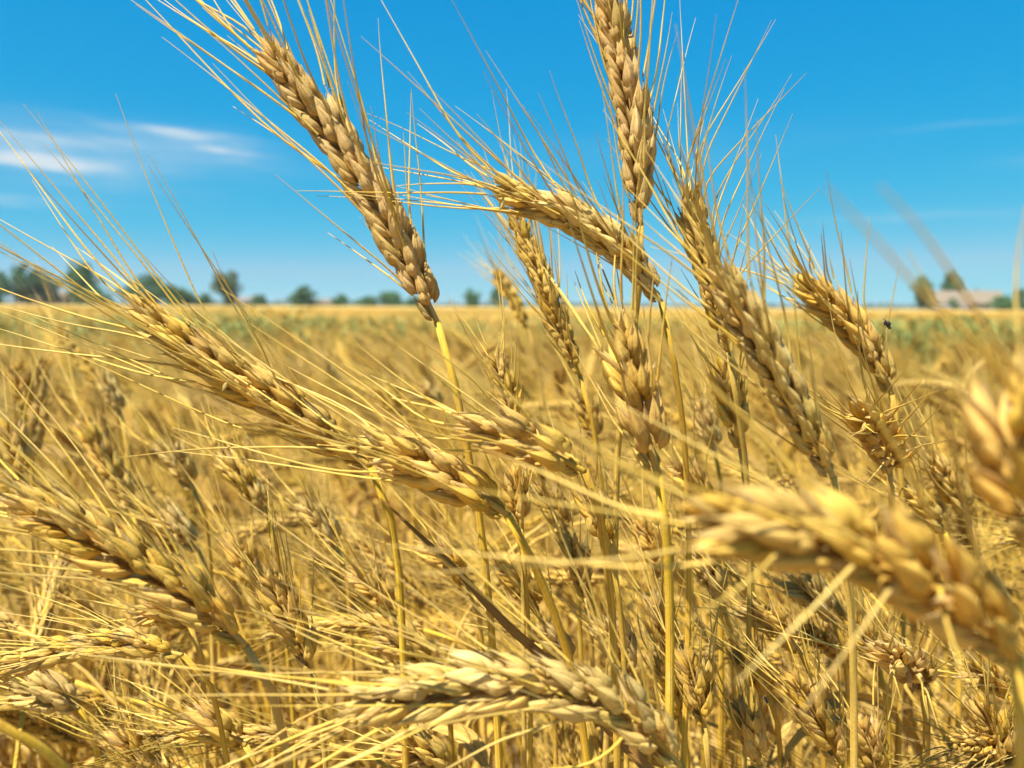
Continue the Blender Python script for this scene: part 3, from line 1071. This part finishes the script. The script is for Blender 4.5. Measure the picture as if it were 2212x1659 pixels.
def instancer(name, pts, meshes, label, cat):
    """one stuff object: points carrying copies of the given meshes"""
    src = bpy.data.collections.new(name + '_sources')
    for i, me in enumerate(meshes):
        src.objects.link(bpy.data.objects.new('%s_source_%02d' % (name, i), me))
    me = bpy.data.meshes.new(name)
    me.from_pydata([p[0] for p in pts], [], [])
    at = me.attributes.new('turn', 'FLOAT_VECTOR', 'POINT')
    at.data.foreach_set('vector', np.array([p[1] for p in pts], dtype=np.float32).ravel())
    at = me.attributes.new('size', 'FLOAT', 'POINT')
    at.data.foreach_set('value', np.array([p[2] for p in pts], dtype=np.float32))
    at = me.attributes.new('pick', 'INT', 'POINT')
    at.data.foreach_set('value', np.array([p[3] for p in pts], dtype=np.int32))
    o = link(name, me)
    ng = bpy.data.node_groups.new(name, 'GeometryNodeTree')
    ng.interface.new_socket('Geometry', in_out='INPUT', socket_type='NodeSocketGeometry')
    ng.interface.new_socket('Geometry', in_out='OUTPUT', socket_type='NodeSocketGeometry')
    n, l = ng.nodes, ng.links
    gi, go = n.new('NodeGroupInput'), n.new('NodeGroupOutput')
    m2p = n.new('GeometryNodeMeshToPoints')
    ci = n.new('GeometryNodeCollectionInfo')
    ci.inputs['Collection'].default_value = src
    ci.inputs['Separate Children'].default_value = True
    ci.inputs['Reset Children'].default_value = True
    ip = n.new('GeometryNodeInstanceOnPoints')
    ip.inputs['Pick Instance'].default_value = True

    def attr(nm, ty):
        a = n.new('GeometryNodeInputNamedAttribute')
        a.data_type = ty
        a.inputs['Name'].default_value = nm
        return a.outputs['Attribute']
    l.new(gi.outputs[0], m2p.inputs[0])
    l.new(m2p.outputs[0], ip.inputs['Points'])
    l.new(ci.outputs[0], ip.inputs['Instance'])
    l.new(attr('pick', 'INT'), ip.inputs['Instance Index'])
    e2r = n.new('FunctionNodeEulerToRotation')
    l.new(attr('turn', 'FLOAT_VECTOR'), e2r.inputs[0])
    l.new(e2r.outputs[0], ip.inputs['Rotation'])
    l.new(attr('size', 'FLOAT'), ip.inputs['Scale'])
    l.new(ip.outputs[0], go.inputs[0])
    md = o.modifiers.new('scatter', 'NODES')
    md.node_group = ng
    tag(o, label, cat, kind='stuff')
    return o


instancer('wheat_crop', [((x, y, 0), (0, 0, rz), sc, vi) for x, y, vi, rz, sc in rest], [v['m_all'] for v in VAR],
          'dense ripe wheat filling the middle of the field', 'wheat')


# patches of many small stalks for the field farther off
def far_patch(seed, size=0.7, count=150):
    r = random.Random(seed)
    mb = MB()
    for _ in range(count):
        x, y = r.uniform(-.5, .5) * size, r.uniform(-.5, .5) * size
        h = r.gauss(0.735, 0.032)
        nod = R(r.uniform(5, 70))
        az = math.pi + r.gauss(0, .7)
        o = np.array((math.cos(az), math.sin(az), 0))
        b = np.array((x, y, h - 0.06 * math.cos(nod) - 0.01))
        d = UP * math.cos(nod) + o * math.sin(nod)
        st = np.array((x - o[0] * .06, y - o[1] * .06, h - 0.42))
        tube(mb, [st, (st + b) / 2 + UP * .05 - o * .01, b], 0.0013, 3, 0, False)
        L = 0.085
        ep = [b + d * L * q for q in (0, .12, .3, .5, .7, .88, 1)]
        tube(mb, ep, [.002, .0055, .0065, .0062, .006, .0045, .001], 5, 1, True)
        for k in range(9):
            q = r.uniform(0.2, 1)
            dd = unit(d + np.array([r.gauss(0, .33) for _ in range(3)]))
            p0 = b + d * L * q
            tube(mb, [p0, p0 + dd * .055], [.0004, .0001], 3, 2, False)
    return mb.mesh('wheat_patch', [M['stem'], M['husk'], M['awn']])


PATCH = [far_patch(900 + i) for i in range(4)]
pts = []
y = 4.4
while y < 30:
    half = y * 0.76 + 0.8
    st = 0.60
    x = -half
    while x < half:
        pts.append(((x + rng.uniform(-.1, .1), y + rng.uniform(-.1, .1), rng.gauss(-0.012, 0.018)), (0, 0, R(rng.gauss(0, 14))), rng.uniform(.97, 1.03), rng.randrange(4)))
        x += st
    y += st * 0.9
instancer('wheat_expanse', pts, PATCH, 'hazy golden wheat spreading out beyond the middle of the field', 'wheat')


# green weeds growing through the crop
def weed_tuft(seed):
    r = random.Random(seed)
    mb = MB()
    for _ in range(9):
        a = r.uniform(0, 6.28)
        o = np.array((math.cos(a), math.sin(a), 0))
        h = r.uniform(.70, .82)
        p0 = o * r.uniform(0, .07)
        st = catmull([p0, p0 + o * .02 + UP * h * .5, p0 + o * r.uniform(.02, .06) + UP * h], 9)
        tube(mb, st, np.linspace(.0022, .0009, 9), 4, cap=False)
        for k in range(14):
            q = st[2 + k % 7] * 1.0
            q = q + (st[-1] - q) * r.uniform(0, .5)
            b = r.uniform(0, 6.28)
            e = np.array((math.cos(b), math.sin(b), r.uniform(.1, .9)))
            L = r.uniform(.025, .065)
            ribbon(mb, [q, q + e * L * .5, q + e * L - UP * L * .15], r.uniform(.006, .015), UP, .3)
    return mb.mesh('weed_tuft', M['weed'], smooth=False)


TUFT = [weed_tuft(70 + i) for i in range(4)]
pts = []
for (cx, cy, sx, sy, cnt) in ((-2.0, 3.6, .8, .6, 270), (-0.9, 4.0, .5, .4, 90), (0.5, 4.1, .35, .4, 60), (1.95, 3.4, .4, .6, 240), (-3.6, 6.5, 1.2, .8, 30), (3.2, 6.0, .8, .8, 40)):
    for _ in range(cnt):
        pts.append(((rng.gauss(cx, sx), max(2.3, rng.gauss(cy, sy)), 0), (0, 0, rng.uniform(0, 6.28)), rng.gauss(1.0, .03), rng.randrange(4)))
instancer('green_weeds', pts, TUFT, 'patches of green weeds growing up through the ripe wheat', 'weeds')


def flowering_weed(label, px, top, dist, seed):
    r = random.Random(seed)
    t = P(px, top, dist)
    root = empty('flowering_weed', (t[0], t[1], 0), label, 'weed', 'yellow flowered weeds in the crop')
    h = t[2]
    mb = MB()
    tips = []
    main = catmull([(0, 0, 0), (.01, 0, h * .5), (r.uniform(-.02, .02), 0, h)], 14)
    tube(mb, main, np.linspace(.004, .0015, 14), 6)
    tips.append(main[-1])
    for k in range(7):
        p = main[6 + k]
        a = r.uniform(0, 6.28)
        q = p + np.array((math.cos(a) * r.uniform(.04, .11), math.sin(a) * .08, r.uniform(.05, .14)))
        q[2] = min(q[2], h)
        tube(mb, catmull([p, (p + q) / 2 - UP * .01, q], 6), np.linspace(.002, .001, 6), 5)
        tips.append(q)
    link('stem', mb.mesh('stem', M['weed_stem']), root)
    for k in range(14):
        p = main[2 + k % 10]
        a = r.uniform(0, 6.28)
        o = np.array((math.cos(a), math.sin(a), .3))
        lm = MB()
        ribbon(lm, catmull([p, p + o * .04 + UP * .01, p + o * .085 - UP * .01], 6), .02, UP, .3)
        link('leaf', lm.mesh('leaf', M['weed'], smooth=False), root)
    for q in tips:
        fm = MB()
        for k in range(7):
            a = k * 6.283 / 7
            o = np.array((math.cos(a), math.sin(a), .35))
            ribbon(fm, [q, q + o * .006, q + o * .012], .008, UP, .2)
        link('flower', fm.mesh('flower', M['petal'], smooth=False), root)


for i, (lab, px, top, dd) in enumerate((
        ('tall yellow flowered weed below the white shed', 2003, 690, 2.3), ('shorter yellow flowered weed left of the tall one', 1962, 712, 2.6),
        ('yellow flowered weed farther right near the blurred ear', 2092, 716, 2.7), ('sparse yellow flowered weed left of the fly', 1890, 728, 3.0))):
    flowering_weed(lab, px, top, dd, 30 + i)

# ------------------------------------------------------------------ the large ears in front, one by one
hero('big tan ear leaning left against the sky on the left side', [(532, 52, .236), (640, 190, .238), (745, 330, .240), (850, 500, .242), (944, 695, .245)],
     106, 24, [(985, 830, .247), (1012, 960, .25), (1042, 1120, .255), (1062, 1300, .26)], 'husk_tan', 1, 27, .072, bias=(-.02, 0, .05))
hero('upright braided ear cut off by the top edge of the picture', [(1290, -90, .245), (1325, 60, .246), (1362, 220, .247), (1376, 350, .248), (1384, 487, .25)],
     96, 18, [(1384, 560, .252), (1370, 700, .262), (1330, 950, .28), (1322, 1250, .29)], 'husk_tan', 2, 13, .052, tilt=15)
hero('arched ear drooping left in front of the upright braided ear', [(1035, 372, .232), (1130, 425, .233), (1250, 478, .234), (1360, 560, .236), (1428, 652, .24)],
     88, 42, [(1448, 740, .243), (1472, 900, .25), (1484, 1060, .26)], 'husk_pale', 3, 30, .070)
hero('ear with awns fanned wide against the right-hand sky', [(1478, 368, .262), (1500, 470, .263), (1530, 580, .265), (1556, 680, .267), (1572, 760, .27)],
     78, 30, [(1590, 860, .275), (1610, 1000, .285)], 'husk', 4, 34, .085, bias=(.30, 0, .12))
hero('long pale ear slanting down right of centre, slightly soft', [(1512, 545, .196), (1590, 650, .20), (1660, 775, .203), (1735, 910, .207), (1800, 1030, .212)],
     108, 38, [(1822, 1120, .217), (1840, 1300, .225)], 'husk_pale', 5, 24, .058, tilt=17)
hero('upright golden ear with a broad ragged top, centre right', [(1318, 640, .228), (1345, 740, .228), (1375, 850, .229), (1400, 950, .23), (1420, 1022, .231)],
     132, 62, [(1436, 1110, .236), (1448, 1300, .245)], 'husk', 6, 21, .055, tilt=22)
hero('smaller golden ear slanting before the right part of the horizon', [(1694, 570, .33), (1770, 640, .33), (1845, 715, .33), (1895, 785, .33), (1926, 852, .33)],
     82, 48, [(1938, 930, .335), (1950, 1060, .34)], 'husk', 7, 30, .055, tilt=20, bias=(.12, 0, .1))
hero('slim glossy ear half hidden behind the arched ear', [(1100, 425, .31), (1140, 530, .31), (1180, 630, .31), (1218, 725, .312), (1252, 810, .315)],
     64, 10, [(1280, 920, .32), (1306, 1130, .33)], 'husk', 8, 20, .055, tilt=15, bias=(-.05, 0, .1))
hero('small blurred ear between the leaning ear and the slim one', [(1056, 570, .62), (1084, 610, .62), (1112, 655, .62), (1140, 710, .62)],
     38, 40, [(1160, 780, .63), (1175, 900, .64)], 'husk', 9, 24, .055, group='wheat ears behind the front row')
hero('long ear slanting from the left tree line to the centre', [(232, 632, .240), (340, 700, .241), (480, 795, .243), (620, 880, .246), (800, 1008, .254)],
     110, 64, [(832, 1070, .258), (858, 1180, .262), (870, 1290, .266)], 'husk', 10, 27, .070, bias=(-.04, 0, .06), tilt=21)
hero('ear lying low with awns streaming left, centre of the picture', [(742, 925, .226), (840, 975, .227), (940, 1020, .228), (1030, 1068, .23), (1096, 1112, .232)],
     124, 66, [(1128, 1160, .236), (1182, 1285, .242), (1226, 1410, .25)], 'husk', 11, 24, .074, bias=(-.12, 0, -.03), tilt=21)
hero('short curved ear with rough open husks above the low one', [(962, 905, .218), (1030, 925, .219), (1110, 950, .22), (1190, 980, .222), (1262, 1018, .225)],
     124, 75, [(1290, 1075, .232), (1312, 1200, .245), (1328, 1330, .255)], 'husk', 12, 27, .052, tilt=24)
hero('thin upright ear with few spikelets behind the rough curved one', [(1064, 735, .29), (1078, 800, .29), (1096, 860, .29), (1112, 925, .292)],
     66, 5, [(1122, 1000, .295), (1130, 1120, .30)], 'husk', 13, 18, .055, tilt=20, bare=.15)
hero('pale ear entering from the left edge, pointing up left', [(-45, 1050, .208), (60, 1095, .21), (190, 1160, .213), (330, 1240, .217), (440, 1310, .22), (530, 1395, .225)],
     122, 30, [(580, 1470, .232), (620, 1600, .24)], 'husk', 14, 22, .058, tilt=19, bias=(-.10, 0, -.06))
hero('slim braided ear lying level at the left edge', [(-60, 1450, .255), (60, 1425, .256), (180, 1400, .257), (290, 1395, .258), (395, 1415, .26)],
     76, 12, [(445, 1450, .265), (480, 1560, .275)], 'husk', 15, 14, .050, tilt=15)
hero('large ear lying across the bottom centre, tip pointing left', [(690, 1545, .190), (840, 1510, .191), (1000, 1490, .192), (1170, 1485, .194), (1310, 1520, .197), (1400, 1575, .20), (1468, 1655, .204)],
     136, 28, [(1520, 1760, .212)], 'husk_pale', 16, 25, .060, leaf=False, tilt=20,
     extra_awns=([(1250, 1500, .196), (1200, 1560, .191), (1080, 1600, .187), (930, 1680, .18)], [(1370, 1550, .199), (1335, 1605, .193), (1270, 1650, .19), (1170, 1665, .187), (1050, 1690, .183)]))
hero('very blurred big ear arching across the lower right', [(1388, 1116, .129), (1560, 1120, .127), (1720, 1150, .126), (1870, 1190, .126), (2010, 1265, .127), (2120, 1345, .13), (2196, 1420, .134)],
     208, 55, [(2214, 1520, .138), (2206, 1680, .142)], 'husk', 17, 24, .056, leaf=False, tilt=21, bare=.42, bias=(-.06, 0, .0),
     extra_awns=([(1745, 1145, .127), (1690, 1185, .123), (1600, 1268, .118), (1470, 1350, .115)], [(1880, 1185, .127), (1830, 1235, .122), (1740, 1330, .117), (1590, 1475, .113)],
                 [(1960, 1225, .127), (1910, 1290, .121), (1840, 1390, .116), (1730, 1540, .112)], [(2030, 1262, .127), (2036, 1310, .122), (2052, 1370, .119), (2085, 1470, .116)]))
hero('very blurred ear cut off by the right edge', [(2255, 700, .118), (2228, 800, .117), (2206, 900, .117), (2200, 1010, .118), (2228, 1110, .12), (2265, 1200, .123)],
     185, 40, [(2290, 1320, .128), (2320, 1600, .135)], 'husk', 18, 20, .045, leaf=False, tilt=22, bare=.8, bias=(-.2, 0, .0),
     extra_awns=([(2190, 850, .112), (2110, 740, .102), (2010, 650, .093), (1890, 515, .083), (1785, 405, .078)],
                 [(2210, 820, .112), (2150, 740, .104), (2075, 620, .095), (1985, 490, .087), (1900, 400, .082)]))
hero('ear seen end on, its tip facing us, right of centre', [(1842, 850, .268), (1868, 890, .276), (1893, 930, .290), (1912, 975, .305), (1922, 1012, .32)],
     100, 70, [(1926, 1060, .33), (1930, 1200, .34)], 'husk', 19, 36, .045, leaf=False, tilt=24)
hero('dark gold blurred ear leaning left at the left side', [(150, 878, .50), (188, 930, .50), (225, 985, .50), (258, 1045, .502), (285, 1100, .505)],
     66, 52, [(305, 1180, .51), (320, 1320, .52)], 'husk', 20, 26, .055, group='wheat ears behind the front row')
hero('upright soft ear near the left edge, pale and blurred', [(88, 750, .60), (86, 830, .60), (80, 910, .60), (72, 1000, .605)],
     44, 10, [(68, 1080, .61), (70, 1250, .62)], 'husk_pale', 21, 24, .055, group='wheat ears behind the front row')
hero('thin dark blurred ear behind the pale upright one at left', [(112, 690, .62), (150, 745, .62), (195, 800, .62), (238, 860, .62)],
     34, 60, [(258, 930, .63), (265, 1050, .64)], 'husk', 22, 22, .055, group='wheat ears behind the front row')
hero('ear tucked under the long slanting ear, lower left of centre', [(460, 955, .36), (498, 1005, .36), (540, 1055, .36), (578, 1110, .362)],
     62, 60, [(600, 1190, .37), (612, 1320, .38)], 'husk', 23, 24, .055, group='wheat ears behind the front row')
hero('upright pale ear standing in the lower left, awns upward', [(562, 1200, .275), (590, 1265, .276), (622, 1330, .277), (655, 1400, .28), (675, 1450, .282)],
     82, 20, [(690, 1530, .287), (700, 1680, .292)], 'husk', 24, 20, .054, tilt=22)
hero('star-like ear seen end on at the lower right', [(1888, 1398, .246), (1922, 1412, .254), (1960, 1440, .264), (1992, 1485, .276)],
     108, 74, [(2003, 1560, .284), (2000, 1700, .29)], 'husk_pale', 25, 36, .050, leaf=False, tilt=24)
hero('dark upright ear with herringbone husks at the lower right', [(1688, 1425, .262), (1720, 1475, .262), (1755, 1530, .263), (1788, 1590, .265), (1815, 1650, .268)],
     86, 6, [(1830, 1720, .272)], 'husk', 26, 22, .052, tilt=21)
hero('dark ear below the end of the lying ear, bottom right', [(1478, 1385, .270), (1492, 1440, .27), (1508, 1500, .272), (1522, 1570, .274)],
     80, 18, [(1532, 1680, .28)], 'husk', 27, 20, .052, tilt=21)
hero('ear with brush of short awns under the blurred arching ear', [(1612, 1300, .30), (1650, 1335, .30), (1690, 1365, .302), (1730, 1410, .304)],
     82, 66, [(1760, 1470, .31), (1780, 1620, .32)], 'husk', 28, 32, .050, tilt=23)
hero('soft ear standing behind the long pale slanting ear', [(1548, 745, .31), (1566, 815, .31), (1584, 890, .312), (1600, 970, .315)],
     80, 15, [(1612, 1050, .32), (1622, 1200, .33)], 'husk', 29, 22, .054, tilt=20)
hero('ear hanging at the bottom right corner', [(2105, 1490, .285), (2130, 1540, .285), (2150, 1590, .287), (2168, 1660, .29)],
     82, 34, [(2180, 1760, .30)], 'husk', 30, 24, .052, tilt=21)
hero('small ear pushing up under the rough curved ear', [(1104, 1000, .262), (1112, 1040, .262), (1120, 1090, .263), (1126, 1140, .264)],
     70, 25, [(1130, 1200, .268), (1140, 1350, .275)], 'husk', 31, 20, .050)
hero('ear hidden by awns right of the rough curved ear', [(1250, 1040, .275), (1275, 1085, .275), (1300, 1140, .276), (1322, 1200, .278)],
     78, 50, [(1335, 1290, .284), (1345, 1420, .29)], 'husk', 32, 24, .052)
hero('faint small ear standing alone in the middle distance', [(676, 738, .95), (692, 765, .95), (712, 800, .95), (730, 840, .955)],
     26, 50, [(738, 880, .96), (742, 960, .97)], 'husk_pale', 33, 22, .055, group='wheat ears behind the front row')
hero('ear behind the end-on ear, leaning at the right side', [(1990, 960, .36), (2025, 1010, .36), (2060, 1065, .362), (2092, 1120, .365)],
     66, 55, [(2110, 1190, .37), (2120, 1320, .38)], 'husk', 34, 24, .055, group='wheat ears behind the front row')

FILL = [
    ('leaning ear between the brown dry blade and the left upright ear', (760, 1230), (850, 1330), .33, 74, 55), ('pale ear crossing below the low ear streaming left', (900, 1180), (1010, 1265), .34, 72, 40),
    ('ear slanting behind the brown dry blade', (1060, 1215), (1165, 1330), .335, 78, 66), ('small ear just right of the brown dry blade', (1215, 1150), (1262, 1290), .32, 70, 20),
    ('ear standing under the upright ragged-topped ear', (1380, 1120), (1440, 1255), .33, 76, 35), ('ear left of the brush of short awns', (1490, 1180), (1560, 1300), .345, 72, 60),
    ('ear nodding above the lying ear at the bottom', (820, 1380), (940, 1440), .31, 82, 50), ('ear half hidden behind the right end of the lying ear', (1290, 1350), (1370, 1460), .30, 84, 25),
    ('ear nodding low between pale left ear and level ear', (300, 1330), (410, 1350), .31, 76, 70), ('ear under the slim level ear at the left edge', (40, 1500), (170, 1530), .30, 84, 45),
    ('ear at the very bottom, left of the lying ear', (400, 1560), (530, 1610), .29, 88, 60), ('ear in the bottom left between two straws', (230, 1590), (330, 1680), .30, 84, 20),
    ('ear at the very bottom under the lying ear', (860, 1610), (980, 1670), .275, 86, 50), ('ear leaning behind the blurred arching ear on the left', (1450, 1010), (1530, 1110), .33, 74, 50),
    ('ear right of the herringbone ear, near the bottom', (1850, 1560), (1900, 1680), .29, 84, 15), ('ear left of the herringbone ear, near the bottom', (1590, 1520), (1640, 1650), .285, 84, 65),
    ('ear low between the end-on ear and the blurred arch', (1940, 1060), (2040, 1150), .34, 74, 60), ('ear at the right edge below the blurred arch', (2080, 1440), (2180, 1500), .31, 80, 40),
    ('ear left of the dark gold ear, at the left edge', (-10, 900), (50, 1040), .42, 66, 30), ('ear leaning under the long slanting ear, left of centre', (330, 960), (420, 1060), .42, 64, 55),
    ('ear between the dark gold ear and the pale left ear', (330, 1110), (430, 1190), .40, 66, 35), ('ear leaning just left of the pale left upright ear', (480, 1160), (560, 1290), .36, 70, 48),
    ('ear peeping out right of the faint small ear', (800, 840), (870, 900), .60, 44, 50), ('small soft ear left of the rough curved ear', (890, 850), (960, 880), .62, 42, 30),
    ('soft ear between the slim glossy ear and the ragged one', (1235, 850), (1290, 960), .40, 60, 40), ('soft ear right of the ragged-topped ear', (1500, 860), (1545, 980), .42, 58, 60),
    ('ear leaning over bare straws right of the brown dry blade end', (1140, 1370), (1240, 1440), .31, 80, 60), ('ear standing among straws below the ragged-topped ear', (1400, 1290), (1450, 1420), .315, 78, 30),
    ('ear among straws left of the dark bottom ear', (1420, 1440), (1470, 1560), .30, 84, 70), ('ear leaning low under the middle of the blurred arch', (1700, 1260), (1800, 1340), .33, 76, 45),
    ('ear leaning low under the right of the blurred arch', (1840, 1330), (1900, 1450), .33, 74, 20), ('ear between the brush ear and the herringbone ear', (1590, 1420), (1660, 1500), .31, 80, 55),
    ('ear behind the small ear under the rough curved one', (1160, 1060), (1225, 1150), .33, 74, 45), ('ear crossing straws left of the brown dry blade', (640, 1080), (730, 1190), .37, 68, 40),
    ('soft upright ear at the far left under the tree line', (25, 770), (55, 900), .55, 50, 25), ('soft leaning ear right of the pale upright one at left', (200, 790), (262, 900), .58, 46, 50),
]
frng = random.Random(321)
for i, (lab, t, b, d, w, rl) in enumerate(FILL):
    mx, my = (t[0] + b[0]) / 2, (t[1] + b[1]) / 2
    bow = frng.uniform(4, 16)
    hero(lab, [(t[0], t[1], d), (mx + bow * .4, my - bow, d + .002), (b[0], b[1], d + .005)], w, rl,
         [(b[0] + (b[0] - t[0]) * .22 + 4, b[1] + 70, d + .012), (b[0] + (b[0] - t[0]) * .28 + 6, b[1] + 190, d + .02)],
         frng.choice(('husk', 'husk', 'husk_pale')), 600 + i, frng.uniform(18, 30), .056, group='wheat ears behind the front row', tilt=frng.uniform(16, 23), bare=frng.choice((0, 0, .15)), leaf=i % 3 == 0)


# ------------------------------------------------------------------ loose things
def blade(name, label, cat, pts, width, material, twist=0.0, fold=0.8):
    pp = catmull([P(*q) for q in pts], 30)
    g = pp[-1]
    mb = MB()
    ribbon(mb, pp, width, unit(np.array((0, 0, CAM_Z)) - pp[15]), fold, twist=twist)
    o = link(name, mb.mesh(name, material, origin=g))
    o.location = tuple(g)
    return tag(o, label, cat)


blade('dry_grass_blade', 'brown folded dry blade slanting down behind the bottom lying ear', 'leaf',
      [(1460, 1720, .275), (1330, 1590, .268), (1185, 1432, .258), (1090, 1345, .252), (980, 1225, .247), (900, 1150, .244), (822, 1076, .242)], .0034, M['brown_leaf'])
bs = P(-60, 1500, .17)
mb = MB()
tube(mb, catmull([P(-80, 1520, .165), P(20, 1578, .168), P(100, 1625, .172), P(190, 1720, .178)], 20), .0010, 8)
o = tag(link('straw', mb.mesh('straw', M['stem'], origin=bs)), 'blurred bent straw crossing the bottom left corner', 'straw')
o.location = tuple(bs)


def insect(name, label, px, py, d, size, tilt, wings):
    c = P(px, py, d)
    root = empty(name, c, label, 'insect')
    root.rotation_euler = (R(20), R(tilt), R(30))
    s = size

    def ball(nm, ctr, r, parent, m=M['chitin'], rings=8):
        b = MB()
        zs = np.linspace(-1, 1, rings)
        pp = np.stack([ctr[0] + zs * r[0], np.full(rings, ctr[1]), np.full(rings, ctr[2])], 1)
        tube(b, pp, np.sqrt(np.maximum(0.02, 1 - zs ** 2)) * r[1], 8)
        return link(nm, b.mesh(nm, m), parent)
    ball('abdomen', (-.25 * s, 0, 0), (.33 * s, .17 * s), root)
    ball('thorax', (.12 * s, 0, .02 * s), (.19 * s, .17 * s), root)
    h = ball('head', (.36 * s, 0, -.01 * s), (.11 * s, .13 * s), root)
    for sy in (-1, 1):
        ball('eye', (.39 * s, sy * .08 * s, .02 * s), (.06 * s, .06 * s), h)
        for k in (-1, 0, 1):
            b = MB()
            tube(b, [(.12 * s + k * .1 * s, sy * .12 * s, -.05 * s), (.12 * s + k * .22 * s, sy * .32 * s, .02 * s), (.12 * s + k * .34 * s, sy * .46 * s, -.26 * s)], .018 * s, 4)
            link('leg', b.mesh('leg', M['chitin']), root)
        if wings:
            b = MB()
            ribbon(b, [(.12 * s, sy * .06 * s, .12 * s), (-.25 * s, sy * .22 * s, .2 * s), (-.62 * s, sy * .34 * s, .18 * s)], .26 * s, UP, .05)
            link('wing', b.mesh('wing', M['wing']), root)


insect('fly', 'small dark fly hovering right of the slanting golden ear', 1917, 703, .275, .0040, 35, True)
insect('beetle', 'tiny black beetle on a straw at the lower right', 1655, 1512, .262, .0030, 60, False)

pp = [P(*q) for q in ((232, 1238, .214), (262, 1252, .215), (292, 1266, .216))]
mb = MB()
ribbon(mb, catmull(pp, 8), .0030, unit(np.array((0, 0, CAM_Z)) - pp[1]), .8, twist=1.5)
o = tag(link('leaf_scrap', mb.mesh('leaf_scrap', M['ash'], smooth=False, origin=pp[1])), 'small grey scrap of dead leaf caught under the pale left ear', 'leaf scrap')
o.location = tuple(pp[1])
for lab, px, py, d, a, kk in (('pale loose husk stuck below the long slanting left ear', 478, 838, .232, 60, 0), ('pale loose husk stuck near the tip of the arched ear', 1080, 445, .226, 75, 1)):
    hb, _ = husk(5.5, 1.5, .9, 8, 8, random.Random(3 + kk))
    hb.v = [v * MM for v in hb.v]
    o = tag(link('loose_husk', hb.mesh('loose_husk', M['husk_pale'])), lab, 'husk', 'loose husks')
    c = P(px, py + 10, d)
    o.location = tuple(c)
    o.rotation_euler = (0, R(90 - a), 0)


# ------------------------------------------------------------------ thin summer haze over the whole place
hm = bpy.data.materials.new('haze')
hm.use_nodes = True
N = NT(hm.node_tree)
pv = N.n('ShaderNodeVolumePrincipled', ins={'Color': (0.86, 0.93, 1.0, 1), 'Density': 0.00024, 'Anisotropy': 0.2})
ho = N.n('ShaderNodeOutputMaterial')
N.t.links.new(pv.outputs[0], ho.inputs['Volume'])
mb = MB()
box(mb, (0, 1000, 7.0), 8200, 10200, 16.0)
tag(link('haze', mb.mesh('haze', hm, smooth=False)), 'thin pale haze lying over the field', 'haze', kind='stuff')
